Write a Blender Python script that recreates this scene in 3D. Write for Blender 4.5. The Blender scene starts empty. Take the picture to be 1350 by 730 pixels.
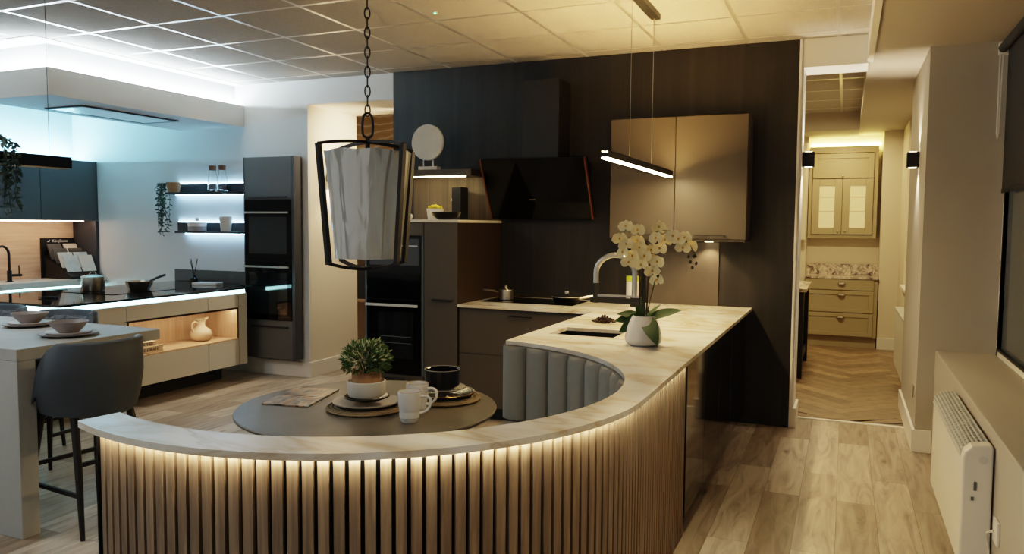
import bpy, bmesh, math, random
from mathutils import Vector, Matrix
from mathutils.geometry import tessellate_polygon
random.seed(7)
S = bpy.context.scene
COL = S.collection
PI = math.pi

# ---------------------------------------------------------------- materials
def lin(h):
    h = h.lstrip('#')
    v = [int(h[i:i+2], 16)/255 for i in (0, 2, 4)]
    return tuple((c/12.92 if c <= .04045 else ((c+.055)/1.055)**2.4) for c in v) + (1,)

class NT:
    def __init__(s, name):
        s.m = bpy.data.materials.new(name); s.m.use_nodes = True
        s.t = s.m.node_tree; s.b = s.t.nodes['Principled BSDF']; s.o = s.t.nodes['Material Output']
    def n(s, typ, **kw):
        nd = s.t.nodes.new(typ)
        for k, v in kw.items():
            if k.startswith('i_'):
                key = k[2:].replace('_', ' ')
                nd.inputs[int(key) if key.isdigit() else key].default_value = v
            else: setattr(nd, k, v)
        return nd
    def l(s, a, b): s.t.links.new(a, b)
    def pos(s, scale=(1, 1, 1), obj=False):
        if obj: g = s.n('ShaderNodeTexCoord').outputs['Object']
        else: g = s.n('ShaderNodeNewGeometry').outputs['Position']
        mp = s.n('ShaderNodeMapping'); mp.inputs['Scale'].default_value = scale
        s.l(g, mp.inputs['Vector']); return mp
    def noise(s, src, scale=1, detail=4, rough=.55, dist=0):
        nd = s.n('ShaderNodeTexNoise'); nd.inputs['Scale'].default_value = scale
        nd.inputs['Detail'].default_value = detail; nd.inputs['Roughness'].default_value = rough
        nd.inputs['Distortion'].default_value = dist
        s.l(src.outputs[0], nd.inputs['Vector']); return nd
    def ramp(s, src, stops, out=0):
        r = s.n('ShaderNodeValToRGB'); e = r.color_ramp.elements
        while len(e) < len(stops): e.new(.5)
        for k, (p, c) in enumerate(stops):
            e[k].position = p; e[k].color = lin(c) if isinstance(c, str) else (c, c, c, 1)
        s.l(src.outputs[out], r.inputs[0]); return r
    def bump(s, src, strength=.2, dist=.01, out=0):
        b = s.n('ShaderNodeBump'); b.inputs['Strength'].default_value = strength; b.inputs['Distance'].default_value = dist
        s.l(src.outputs[out], b.inputs['Height']); s.l(b.outputs[0], s.b.inputs['Normal']); return b

def mat(name, col, rough=.5, metal=0, spec=.5, var=0, vscale=8, trans=0, coat=0, ior=1.45, alpha=1, bump=0, bscale=200):
    t = NT(name); b = t.b
    c = lin(col)
    b.inputs['Base Color'].default_value = c; b.inputs['Roughness'].default_value = rough
    b.inputs['Metallic'].default_value = metal; b.inputs['Specular IOR Level'].default_value = spec
    b.inputs['IOR'].default_value = ior
    if trans: b.inputs['Transmission Weight'].default_value = trans
    if coat: b.inputs['Coat Weight'].default_value = coat
    if alpha < 1: b.inputs['Alpha'].default_value = alpha
    if var or bump:
        p = t.pos(obj=True)
        if var:
            nz = t.noise(p, vscale, 4)
            mx = t.n('ShaderNodeMix', data_type='RGBA')
            mx.inputs[6].default_value = tuple(x*(1-var) for x in c[:3])+(1,)
            mx.inputs[7].default_value = tuple(min(1, x*(1+var)) for x in c[:3])+(1,)
            t.l(nz.outputs[0], mx.inputs[0]); t.l(mx.outputs[2], b.inputs['Base Color'])
        if bump:
            t.bump(t.noise(p, bscale, 3), bump, .004)
    return t.m

def emit(name, col, strength, base='#ffffff'):
    t = NT(name); t.b.inputs['Base Color'].default_value = lin(base)
    t.b.inputs['Emission Color'].default_value = lin(col); t.b.inputs['Emission Strength'].default_value = strength
    return t.m

def wood(name, c1, c2, c3, stretch, scale=1, rough=.5, obj=False, bump=.08, spec=.4):
    t = NT(name); p = t.pos(stretch, obj)
    a = t.noise(p, scale*1.0, 6, .65, .6)
    r = t.ramp(a, [(.28, c1), (.5, c2), (.72, c3)])
    t.l(r.outputs[0], t.b.inputs['Base Color']); t.b.inputs['Roughness'].default_value = rough
    t.b.inputs['Specular IOR Level'].default_value = spec
    if bump: t.bump(a, bump, .004)
    return t.m

def floor_mat():
    t = NT('oak_plank_floor')
    g = t.n('ShaderNodeNewGeometry'); sp = t.n('ShaderNodeSeparateXYZ'); t.l(g.outputs['Position'], sp.inputs[0])
    cb = t.n('ShaderNodeCombineXYZ'); t.l(sp.outputs[1], cb.inputs[0]); t.l(sp.outputs[0], cb.inputs[1])
    br = t.n('ShaderNodeTexBrick', offset=.37, offset_frequency=2, squash=1)
    br.inputs['Scale'].default_value = 1; br.inputs['Mortar Size'].default_value = .0012; br.inputs['Mortar Smooth'].default_value = .2
    br.inputs['Brick Width'].default_value = 1.25; br.inputs['Row Height'].default_value = .19; br.inputs['Bias'].default_value = 0
    br.inputs['Color1'].default_value = (0, 0, 0, 1); br.inputs['Color2'].default_value = (1, 1, 1, 1); br.inputs['Mortar'].default_value = (.3, .3, .3, 1)
    t.l(cb.outputs[0], br.inputs['Vector'])
    # per-plank offset of the grain
    mv = t.n('ShaderNodeVectorMath', operation='MULTIPLY_ADD'); mv.inputs[1].default_value = (7, 13, 5)
    t.l(br.outputs['Color'], mv.inputs[0])
    mp = t.n('ShaderNodeMapping'); mp.inputs['Scale'].default_value = (9, 1.1, 1); t.l(g.outputs['Position'], mp.inputs[0])
    t.l(mp.outputs[0], mv.inputs[2])
    nz = t.n('ShaderNodeTexNoise'); nz.inputs['Scale'].default_value = 1.6; nz.inputs['Detail'].default_value = 7; nz.inputs['Roughness'].default_value = .6; nz.inputs['Distortion'].default_value = 1.4
    t.l(mv.outputs[0], nz.inputs['Vector'])
    r = t.ramp(nz, [(.3, '#81776b'), (.48, '#aea395'), (.7, '#c9bfb0')])
    tone = t.ramp(br, [(0, '#b4aca2'), (1, '#ffffff')])
    mx = t.n('ShaderNodeMix', data_type='RGBA', blend_type='MULTIPLY'); mx.inputs[0].default_value = 1
    t.l(r.outputs[0], mx.inputs[6]); t.l(tone.outputs[0], mx.inputs[7])
    # knots
    mk = t.n('ShaderNodeMapping'); mk.inputs['Scale'].default_value = (5.5, 1.9, 1); t.l(g.outputs['Position'], mk.inputs[0])
    vo = t.n('ShaderNodeTexVoronoi'); vo.inputs['Scale'].default_value = .9; t.l(mk.outputs[0], vo.inputs['Vector'])
    kr = t.ramp(vo, [(.02, '#6a5642'), (.13, '#ffffff')])
    mx2 = t.n('ShaderNodeMix', data_type='RGBA', blend_type='MULTIPLY'); mx2.inputs[0].default_value = .75
    t.l(mx.outputs[2], mx2.inputs[6]); t.l(kr.outputs[0], mx2.inputs[7])
    # dark joints
    mx3 = t.n('ShaderNodeMix', data_type='RGBA'); t.l(br.outputs['Fac'], mx3.inputs[0]); t.l(mx2.outputs[2], mx3.inputs[6]); mx3.inputs[7].default_value = lin('#54483a')
    t.l(mx3.outputs[2], t.b.inputs['Base Color']); t.b.inputs['Roughness'].default_value = .42; t.b.inputs['Specular IOR Level'].default_value = .35
    t.bump(nz, .06, .003)
    return t.m

def ceiling_mat():
    t = NT('suspended_ceiling_tiles')
    g = t.n('ShaderNodeNewGeometry'); sp = t.n('ShaderNodeSeparateXYZ'); t.l(g.outputs['Position'], sp.inputs[0])
    def line(out, off, pitch, half):
        a = t.n('ShaderNodeMath', operation='ADD'); a.inputs[1].default_value = off + pitch*100; t.l(out, a.inputs[0])
        d = t.n('ShaderNodeMath', operation='DIVIDE'); d.inputs[1].default_value = pitch; t.l(a.outputs[0], d.inputs[0])
        f = t.n('ShaderNodeMath', operation='FRACT'); t.l(d.outputs[0], f.inputs[0])
        s = t.n('ShaderNodeMath', operation='SUBTRACT'); s.inputs[1].default_value = .5; t.l(f.outputs[0], s.inputs[0])
        ab = t.n('ShaderNodeMath', operation='ABSOLUTE'); t.l(s.outputs[0], ab.inputs[0])
        gt = t.n('ShaderNodeMath', operation='GREATER_THAN'); gt.inputs[1].default_value = .5-half/pitch; t.l(ab.outputs[0], gt.inputs[0])
        return gt
    a = line(sp.outputs[0], .09, .6225, .013); b = line(sp.outputs[1], -5.925+.0, .627, .013)
    mx = t.n('ShaderNodeMath', operation='MAXIMUM'); t.l(a.outputs[0], mx.inputs[0]); t.l(b.outputs[0], mx.inputs[1])
    p = t.pos((1, 1, 1)); nz = t.noise(p, 150, 2)
    r = t.ramp(nz, [(.35, '#a39f99'), (.7, '#b3afa9')])
    c = t.n('ShaderNodeMix', data_type='RGBA'); t.l(mx.outputs[0], c.inputs[0]); t.l(r.outputs[0], c.inputs[6]); c.inputs[7].default_value = lin('#d2cfc8')
    t.l(c.outputs[2], t.b.inputs['Base Color'])
    ro = t.n('ShaderNodeMapRange'); ro.inputs[3].default_value = .9; ro.inputs[4].default_value = .28; t.l(mx.outputs[0], ro.inputs[0]); t.l(ro.outputs[0], t.b.inputs['Roughness'])
    me = t.n('ShaderNodeMath', operation='MULTIPLY'); me.inputs[1].default_value = .55; t.l(mx.outputs[0], me.inputs[0]); t.l(me.outputs[0], t.b.inputs['Metallic'])
    sm = t.n('ShaderNodeMath', operation='MULTIPLY'); sm.inputs[1].default_value = .5; t.l(mx.outputs[0], sm.inputs[0]); t.l(sm.outputs[0], t.b.inputs['Specular IOR Level'])
    return t.m

def marble_mat(name, base='#d8d8d5', vein='#bdae98', scale=1.0, rough=.22):
    t = NT(name); p = t.pos((.42*scale, .85*scale, 1*scale)); p.inputs['Rotation'].default_value = (0, 0, .35)
    a = t.noise(p, 1.7, 6, .55, 1.6)
    r = t.ramp(a, [(.44, base), (.485, '#d3cdc2'), (.515, vein), (.53, '#cbc2b4'), (.60, base)])
    p2 = t.pos((.6*scale, 1.5*scale, 1)); b2 = t.noise(p2, 1.3, 5, .5, 2.6)
    r2 = t.ramp(b2, [(.45, '#ffffff'), (.62, '#e6dfd3'), (.7, '#ffffff')])
    mx = t.n('ShaderNodeMix', data_type='RGBA', blend_type='MULTIPLY'); mx.inputs[0].default_value = .9
    t.l(r.outputs[0], mx.inputs[6]); t.l(r2.outputs[0], mx.inputs[7])
    t.l(mx.outputs[2], t.b.inputs['Base Color']); t.b.inputs['Roughness'].default_value = rough
    return t.m

def speckle_mat():
    t = NT('speckled_granite'); p = t.pos((1, 1, 1))
    a = t.noise(p, 14, 6, .7, 1)
    r = t.ramp(a, [(.36, '#3a2f3a'), (.46, '#a8998c'), (.6, '#e0d6c4')])
    t.l(r.outputs[0], t.b.inputs['Base Color']); t.b.inputs['Roughness'].default_value = .2
    return t.m

def concrete_mat(name, c1, c2, rough=.5, scale=2.2):
    t = NT(name); p = t.pos((1, 1, .4)); a = t.noise(p, scale, 8, .65, .5)
    r = t.ramp(a, [(.3, c1), (.7, c2)]); t.l(r.outputs[0], t.b.inputs['Base Color']); t.b.inputs['Roughness'].default_value = rough
    return t.m

def foil_mat():
    t = NT('clear_film_wrap'); b = t.b
    b.inputs['Base Color'].default_value = lin('#bfc0bb'); b.inputs['Roughness'].default_value = .14
    b.inputs['Specular IOR Level'].default_value = .8; b.inputs['Metallic'].default_value = .25
    p = t.pos((9, 9, 2.0), True); a = t.noise(p, 2.0, 2, .4, .6); t.bump(a, .42, .018)
    return t.m

def wave_mat():
    t = NT('wavy_oak_panel'); p = t.pos((1, 1, 1))
    w = t.n('ShaderNodeTexWave', bands_direction='Z'); w.inputs['Scale'].default_value = 3.6; w.inputs['Distortion'].default_value = 7.5
    w.inputs['Detail'].default_value = 2; w.inputs['Detail Scale'].default_value = .7; t.l(p.outputs[0], w.inputs['Vector'])
    r = t.ramp(w, [(.0, '#c9a877'), (.86, '#d2b386'), (.95, '#f4e6c8')]); t.l(r.outputs[0], t.b.inputs['Base Color'])
    t.b.inputs['Roughness'].default_value = .5
    return t.m

def weave_mat(name, c1, c2, s=160):
    t = NT(name); p = t.pos((1, 1, 1), True)
    w = t.n('ShaderNodeTexWave', wave_type='RINGS', rings_direction='Z'); w.inputs['Scale'].default_value = s/4; w.inputs['Distortion'].default_value = 1.5
    t.l(p.outputs[0], w.inputs['Vector'])
    r = t.ramp(w, [(.2, c1), (.8, c2)]); t.l(r.outputs[0], t.b.inputs['Base Color']); t.b.inputs['Roughness'].default_value = .85
    t.bump(w, .5, .006); return t.m

def quilt_mat():
    t = NT('quilted_velvet'); p = t.pos((1, 1, 1), True); p.inputs['Rotation'].default_value = (0, PI/4, 0)
    ck = t.n('ShaderNodeTexVoronoi', distance='CHEBYCHEV'); ck.inputs['Scale'].default_value = 18; ck.inputs['Randomness'].default_value = 0
    t.l(p.outputs[0], ck.inputs['Vector'])
    t.b.inputs['Base Color'].default_value = lin('#636b74'); t.b.inputs['Roughness'].default_value = .65
    t.b.inputs['Sheen Weight'].default_value = .3
    r = t.ramp(ck, [(0, 1.0), (.5, .0)]); t.bump(r, .9, .02); return t.m

def magazine_mat():
    t = NT('magazine_print'); p = t.pos((42, 22, 1), True)
    v = t.n('ShaderNodeTexVoronoi'); v.inputs['Scale'].default_value = 1.2; t.l(p.outputs[0], v.inputs['Vector'])
    r = t.ramp(v, [(0, '#2a211b'), (.3, '#7a5c45'), (.5, '#b79877'), (.7, '#444e57'), (1, '#8f979c')])
    bw = t.n('ShaderNodeSeparateColor'); t.l(v.outputs['Color'], bw.inputs[0]); t.l(bw.outputs[0], r.inputs[0])
    t.l(r.outputs[0], t.b.inputs['Base Color']); t.b.inputs['Roughness'].default_value = .3; return t.m

M = {}
M['wall'] = mat('white_wall_paint', '#d3d2cf', .75, spec=.3)
M['wallwarm'] = mat('cream_wall_paint', '#d3cab8', .75, spec=.3)
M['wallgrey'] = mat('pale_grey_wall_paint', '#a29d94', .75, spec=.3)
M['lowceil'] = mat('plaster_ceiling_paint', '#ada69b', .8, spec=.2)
M['skirt'] = mat('white_gloss_skirting', '#dedbd4', .4)
M['floor'] = floor_mat(); M['ceil'] = ceiling_mat()
M['darkpanel'] = wood('charcoal_wood_panelling', '#0c0b0a', '#181614', '#25231f', (9, 9, .45), 1.3, .55)
M['nichewood'] = wood('brown_niche_panel', '#332b22', '#463c31', '#594d3f', (14, 14, .6), 1.5, .6)
M['oak'] = wood('light_oak', '#b39373', '#c6a888', '#d4bb9e', (3, 9, 12), 1.2, .5)
M['oakv'] = wood('light_oak_vertical', '#b39373', '#c6a888', '#d4bb9e', (12, 12, 1), 1.4, .5)
M['oakh'] = wood('oak_splashback', '#b7957a', '#c8aa8e', '#d6bda3', (.8, .8, 14), 1.6, .5)
M['slat'] = wood('walnut_slat', '#52463a', '#6f5f4f', '#8d7b66', (26, 26, 1.5), 1.3, .55)
M['felt'] = mat('black_felt', '#0c0c0c', .95, spec=.1)
M['marble'] = marble_mat('veined_marble')
M['whitetop'] = mat('white_quartz', '#d6cfc2', .25)
M['bronze'] = mat('bronze_brown_lacquer', '#3d372e', .45, metal=.1, spec=.4)
M['bronzeside'] = mat('bronze_carcass', '#3f392f', .5)
M['taupe'] = mat('dark_taupe_lacquer', '#4a443c', .5, spec=.35)
M['brownside'] = wood('dark_brown_side_panel', '#1b140d', '#241a11', '#2d2116', (10, 10, .6), 1.3, .55)
M['graphite'] = mat('graphite_lacquer', '#393b3e', .5, spec=.4)
M['graphite2'] = mat('slate_blue_lacquer', '#4f4f4e', .5, spec=.4)
M['navy'] = mat('dark_navy_metal', '#16222e', .6, spec=.1)
M['cash'] = mat('cashmere_lacquer', '#c6c2ba', .42, spec=.4)
M['glossdark'] = mat('gloss_smoked_lacquer', '#0f0c09', .06, spec=.5)
M['blackglass'] = mat('black_glass', '#040405', .06, spec=.22)
M['ovenwin'] = mat('oven_window_glass', '#0d1012', .07, spec=.8)
M['blackgloss'] = mat('gloss_black_stone', '#16191c', .05, spec=.6)
M['blackmatte'] = mat('matte_black', '#0e0e0f', .5)
M['blacksatin'] = mat('satin_black_metal', '#121213', .4, metal=.3)
M['plinth'] = mat('black_plinth', '#1b1a19', .6)
M['steel'] = mat('brushed_steel', '#b4b0a8', .3, metal=1)
M['chrome'] = mat('polished_chrome', '#dcdad6', .2, metal=1)
M['copper'] = mat('copper_trim', '#7c4a33', .35, metal=.8)
M['concrete'] = concrete_mat('grey_concrete', '#8e918f', '#a9aaa6', .45)
M['slate'] = concrete_mat('dark_slate_table', '#4c4841', '#625c52', .42, 3)
M['splash'] = concrete_mat('grey_stone_splashback', '#3c3730', '#4c453c', .5, 5)
M['velvet'] = mat('grey_velvet', '#8b8982', .75, spec=.25, var=.06, vscale=20)
M['leather'] = mat('charcoal_leather', '#444b53', .62, spec=.35, var=.05, vscale=30)
M['quilt'] = quilt_mat()
M['white'] = mat('white_ceramic', '#dcdad6', .25)
M['whitem'] = mat('matte_white_ceramic', '#cfcac0', .6, var=.04, vscale=30)
M['stone'] = mat('pale_stone_disc', '#cfcdc6', .7, var=.16, vscale=9)
M['mauve'] = mat('mauve_stoneware', '#8d8585', .45)
M['mauverim'] = mat('pale_stoneware_rim', '#c9c4c2', .35)
M['grey'] = mat('grey_stoneware', '#8f8a82', .35)
M['blackcer'] = mat('black_glazed_ceramic', '#101011', .18)
M['beige'] = mat('beige_clay', '#c9b699', .7, var=.05, vscale=15)
M['terra'] = mat('woven_tan_pot', '#a07a57', .8, var=.25, vscale=60, bump=.4)
M['brass'] = mat('gold_rim', '#a8834a', .3, metal=.9)
M['leaf'] = mat('dark_green_leaf', '#2a4424', .6, spec=.25, var=.35, vscale=14)
M['leaf2'] = mat('blue_green_leaf', '#33473f', .6, var=.4, vscale=16)
M['leaf3'] = mat('shrub_green_leaf', '#4d6a38', .6, var=.45, vscale=25)
M['bud'] = mat('cream_flower_tip', '#cdd0a6', .7)
M['petal'] = mat('cream_orchid_petal', '#eedfae', .55, var=.06, vscale=30)
M['petalheart'] = mat('yellow_orchid_heart', '#c9962f', .6)
M['stem'] = mat('dark_green_stem', '#2d3a20', .6)
M['cane'] = mat('dark_support_cane', '#2a241c', .6)
M['yellow'] = mat('yellow_flower', '#cfc02e', .6, var=.2, vscale=60)
M['lime'] = mat('lime_green_band', '#a9b83a', .5)
M['bean'] = mat('dark_brown_bean', '#2c1d13', .35, var=.3, vscale=80)
M['cork'] = mat('cork_stopper', '#6a4a34', .8, var=.2, vscale=60)
M['glass'] = mat('clear_glass', '#ffffff', .02, trans=1, ior=1.45)
M['winglass'] = mat('window_glass', '#b7bcb8', .12, trans=.9, ior=1.3)
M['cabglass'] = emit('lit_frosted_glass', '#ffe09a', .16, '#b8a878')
M['film'] = foil_mat()
M['blind'] = mat('charcoal_blind_fabric', '#3b3a39', .85, spec=.15, bump=.2, bscale=400)
M['cord'] = mat('white_plastic', '#d9d6cf', .4)
M['heater'] = mat('white_enamel', '#d8d5cd', .35)
M['grille'] = mat('pale_steel_grille', '#c9cbc8', .4, metal=.3)
M['grilleback'] = mat('grey_grille_back', '#8b9494', .4, metal=.3)
M['grilledark'] = mat('grille_gap_grey', '#50575a', .6)
M['paper'] = mat('pale_marble_sample', '#c6cbc7', .3, var=.25, vscale=14)
M['paper2'] = mat('beige_sample', '#c9c2b6', .35)
M['darkpaper'] = mat('dark_stone_sample', '#4b4945', .4, var=.3, vscale=20)
M['mag'] = magazine_mat()
M['far'] = mat('stone_shaker_paint', '#a0957a', .55)
M['granite'] = speckle_mat()
M['wave'] = wave_mat()
M['matweave'] = weave_mat('woven_seagrass', '#5f5340', '#96825f', 260)
M['herr'] = None
# light sources (real LED strips and diffusers)
M['ledwarm'] = emit('warm_led_strip', '#ffe8bc', 42)
M['ledbar'] = emit('warm_led_bar', '#ffdba0', 80)
M['ledbarup'] = emit('warm_led_uplight', '#ffca7c', 120)
M['ledcool'] = emit('cool_led_strip', '#a6ecf4', 7)
M['ledcove'] = emit('cool_cove_led', '#e0f4ff', 190)
M['ledshelf'] = emit('cool_shelf_led', '#9cd4ff', 18)
M['ledniche'] = emit('warm_niche_led', '#ffdcb8', 16)
M['lednichedark'] = emit('warm_shelf_led', '#ffe2a4', 24)
M['ledcab'] = emit('warm_cabinet_led', '#ffd8b8', 16)
M['ledfar'] = emit('warm_alcove_led', '#ffdf80', 14)
M['ledtop'] = emit('cyan_cabinet_top_led', '#86d8ff', 260)
M['green'] = emit('green_indicator', '#40ff80', 6)
M['lamp'] = emit('warm_lamp_lens', '#ffe2b0', 6)

# ---------------------------------------------------------------- mesh helpers
class G:
    def __init__(s): s.bm = bmesh.new()
    def box(s, x0, x1, y0, y1, z0, z1):
        if x0 > x1: x0, x1 = x1, x0
        if y0 > y1: y0, y1 = y1, y0
        if z0 > z1: z0, z1 = z1, z0
        v = [s.bm.verts.new(p) for p in ((x0,y0,z0),(x1,y0,z0),(x1,y1,z0),(x0,y1,z0),(x0,y0,z1),(x1,y0,z1),(x1,y1,z1),(x0,y1,z1))]
        for f in ((3,2,1,0),(4,5,6,7),(0,1,5,4),(1,2,6,5),(2,3,7,6),(3,0,4,7)): s.bm.faces.new([v[i] for i in f])
        return s
    def hexa(s, lo, hi):     # two quads of 4 points each, same winding (ccw from above)
        v = [s.bm.verts.new(p) for p in list(lo)+list(hi)]
        for f in ((3,2,1,0),(4,5,6,7),(0,1,5,4),(1,2,6,5),(2,3,7,6),(3,0,4,7)): s.bm.faces.new([v[i] for i in f])
        return s
    def poly(s, pts):
        s.bm.faces.new([s.bm.verts.new(p) for p in pts]); return s
    def prism(s, outer, z0, z1, holes=()):
        loops = [list(outer)]+[list(h) for h in holes]
        flat = [p for lp in loops for p in lp]
        tris = tessellate_polygon([[Vector((x, y, 0)) for x, y in lp] for lp in loops])
        lo = [s.bm.verts.new((x, y, z0)) for x, y in flat]; hi = [s.bm.verts.new((x, y, z1)) for x, y in flat]
        for t in tris:
            for vs in ([hi[i] for i in t], [lo[i] for i in reversed(t)]):
                try: s.bm.faces.new(vs)
                except ValueError: pass
        k = 0
        for lp in loops:
            n = len(lp)
            for i in range(n):
                a, b = k+i, k+(i+1) % n
                s.bm.faces.new([lo[a], lo[b], hi[b], hi[a]])
            k += n
        return s
    def lathe(s, prof, cx=0, cy=0, cz=0, seg=32, a0=0, a1=2*PI, cap=False):
        full = abs(a1-a0-2*PI) < 1e-6
        n = seg if full else seg+1
        rings = []
        for k in range(n):
            a = a0+(a1-a0)*k/seg
            rings.append([s.bm.verts.new((cx+r*math.cos(a), cy+r*math.sin(a), cz+z)) for r, z in prof])
        for k in range(seg):
            A, B = rings[k], rings[(k+1) % n]
            for j in range(len(prof)-1):
                vs = [A[j], B[j], B[j+1], A[j+1]]
                try: s.bm.faces.new(vs)
                except ValueError: pass
        return s
    def cyl(s, cx, cy, z0, z1, r0, r1=None, seg=24):
        r1 = r0 if r1 is None else r1
        return s.lathe([(0.0001, z0), (r0, z0), (r1, z1), (0.0001, z1)], cx, cy, 0, seg)
    def tube(s, pts, r, seg=8, closed=False, caps=True):
        P = [Vector(p) for p in pts]; n = len(P); rr = r if isinstance(r, (list, tuple)) else [r]*n
        rings = []; up = None
        for i in range(n):
            if closed: d = (P[(i+1) % n]-P[i-1]).normalized()
            else: d = (P[min(i+1, n-1)]-P[max(i-1, 0)]).normalized()
            if up is None: up = Vector((0, 0, 1)) if abs(d.z) < .9 else Vector((1, 0, 0))
            u = d.cross(up);
            if u.length < 1e-5: u = d.cross(Vector((0, 1, 0)))
            u.normalize(); w = u.cross(d).normalized(); up = w
            rings.append([s.bm.verts.new(P[i]+(u*math.cos(2*PI*k/seg)+w*math.sin(2*PI*k/seg))*rr[i]) for k in range(seg)])
        for i in range(n if closed else n-1):
            A, B = rings[i], rings[(i+1) % n]
            for k in range(seg): s.bm.faces.new([A[k], A[(k+1) % seg], B[(k+1) % seg], B[k]])
        if caps and not closed:
            s.bm.faces.new(list(reversed(rings[0]))); s.bm.faces.new(rings[-1])
        return s
    def ctube(s, pts, r, seg=8, n=5):
        P = [Vector(p) for p in pts]; out = []; m_ = len(P)
        for i in range(m_-1):
            a, b, c, d = P[max(i-1, 0)], P[i], P[i+1], P[min(i+2, m_-1)]
            for k in range(n):
                t = k/n; out.append(.5*((2*b)+(c-a)*t+(2*a-5*b+4*c-d)*t*t+(3*b-a-3*c+d)*t**3))
        out.append(P[-1]); rr = r
        if isinstance(r, (list, tuple)): rr = [r[min(i//n, m_-2)]+(r[min(i//n+1, m_-1)]-r[min(i//n, m_-2)])*((i % n)/n) for i in range(len(out))]
        return s.tube(out, rr, seg)
    def bar(s, a, b, w, h=None):
        """square bar from a to b"""
        h = w if h is None else h
        a, b = Vector(a), Vector(b); d = (b-a).normalized()
        up = Vector((0, 0, 1)) if abs(d.z) < .95 else Vector((1, 0, 0))
        u = d.cross(up).normalized()*w/2; v = u.cross(d).normalized()*h/2
        q = [s.bm.verts.new(p+su*u+sv*v) for p in (a, b) for su, sv in ((-1,-1),(1,-1),(1,1),(-1,1))]
        for f in ((3,2,1,0),(4,5,6,7),(0,1,5,4),(1,2,6,5),(2,3,7,6),(3,0,4,7)): s.bm.faces.new([q[i] for i in f])
        return s
    def sphere(s, c, r, sx=1, sy=1, sz=1, seg=12, rings=8):
        prof = [(max(.0001, r*math.sin(PI*k/rings)), -r*math.cos(PI*k/rings)) for k in range(rings+1)]
        st = len(s.bm.verts); s.lathe(prof, 0, 0, 0, seg)
        s.bm.verts.ensure_lookup_table()
        for v in s.bm.verts[st:]: v.co = Vector((c[0]+v.co.x*sx, c[1]+v.co.y*sy, c[2]+v.co.z*sz))
        return s
    def leaf(s, base, direction, length, width, normal, droop=0., fold=.15, n=4):
        """a pointed leaf blade with a fold along its midrib"""
        d = Vector(direction).normalized(); nr = Vector(normal)
        side = d.cross(nr)
        if side.length < 1e-4: side = d.cross(Vector((.3, .5, .8)))
        side.normalize(); nr = side.cross(d).normalized(); base = Vector(base)
        L = []; C = []; R = []
        for k in range(n+1):
            t = k/n; w = width/2*math.sin(PI*min(1, .08+t*.92))**.8 if k < n else 0.0005
            c = base+d*length*t-Vector((0, 0, 1))*droop*t*t
            C.append(s.bm.verts.new(c)); L.append(s.bm.verts.new(c+side*w+nr*w*fold*2)); R.append(s.bm.verts.new(c-side*w+nr*w*fold*2))
        for k in range(n):
            s.bm.faces.new([C[k], C[k+1], L[k+1], L[k]]); s.bm.faces.new([R[k], R[k+1], C[k+1], C[k]])
        return s
    def build(s, name, m, parent=None, smooth=False, bevel=0, angle=None, recalc=True):
        if recalc: bmesh.ops.recalc_face_normals(s.bm, faces=s.bm.faces)
        off = Vector((0, 0, 0))
        if parent is not None:
            p = parent
            while p is not None: off += p.location; p = p.parent
        else:
            xs = [v.co for v in s.bm.verts]
            off = Vector(((min(v.x for v in xs)+max(v.x for v in xs))/2, (min(v.y for v in xs)+max(v.y for v in xs))/2, min(v.z for v in xs)))
        for v in s.bm.verts: v.co -= off
        me = bpy.data.meshes.new(name); s.bm.to_mesh(me); s.bm.free()
        o = bpy.data.objects.new(name, me); COL.objects.link(o)
        if isinstance(m, (list, tuple)):
            for x in m: me.materials.append(x)
        else: me.materials.append(m)
        if parent is not None: o.parent = parent
        else: o.location = off
        if smooth:
            for p in me.polygons: p.use_smooth = True
            if angle is None: angle = 40
            try: me.set_sharp_from_angle(angle=math.radians(angle))
            except Exception: pass
        if bevel:
            b = o.modifiers.new('bevel', 'BEVEL'); b.width = bevel; b.segments = 2; b.limit_method = 'ANGLE'; b.angle_limit = math.radians(50)
        return o

def box(*a): return G().box(*a)
def tag(o, label, cat, group=None):
    o['label'] = label; o['category'] = cat
    if group: o['group'] = group
    return o
def thing(name, label, cat, loc=(0, 0, 0), group=None):
    o = bpy.data.objects.new(name, None); COL.objects.link(o); o.location = loc; o.empty_display_size = .1
    return tag(o, label, cat, group)
def struct(o): o['kind'] = 'structure'; return o
def stuff(o): o['kind'] = 'stuff'; return o
def dup(root, loc, rotz=None, label=None, group=None):
    r = root.copy(); COL.objects.link(r); r.location = loc
    if rotz is not None: r.rotation_euler = (0, 0, rotz)
    if label: r['label'] = label
    if group: r['group'] = group
    for ch in list(root.children):
        c = ch.copy(); COL.objects.link(c); c.parent = r
        for gch in list(ch.children):
            d = gch.copy(); COL.objects.link(d); d.parent = c
    return r
def text_mesh(name, body, size, m, parent, mw, extrude=.0008, align='CENTER'):
    cu = bpy.data.curves.new(name, 'FONT'); cu.body = body; cu.size = size; cu.extrude = extrude; cu.align_x = align; cu.align_y = 'CENTER'
    t = bpy.data.objects.new(name+'_tmp', cu); COL.objects.link(t)
    me = bpy.data.meshes.new_from_object(t.evaluated_get(bpy.context.evaluated_depsgraph_get()))
    bpy.data.objects.remove(t)
    off = Vector((0, 0, 0)); p = parent
    while p is not None: off += p.location; p = p.parent
    me.transform(Matrix.Translation(-off) @ mw)
    o = bpy.data.objects.new(name, me); COL.objects.link(o); me.materials.clear(); me.materials.append(m); o.parent = parent
    return o
def light(name, kind, loc, energy, col, rot=(0, 0, 0), **kw):
    d = bpy.data.lights.new(name, kind); d.energy = energy; d.color = lin(col)[:3]
    for k, v in kw.items(): setattr(d, k, v)
    o = bpy.data.objects.new(name, d); COL.objects.link(o); o.location = loc; o.rotation_euler = rot; return o
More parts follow.
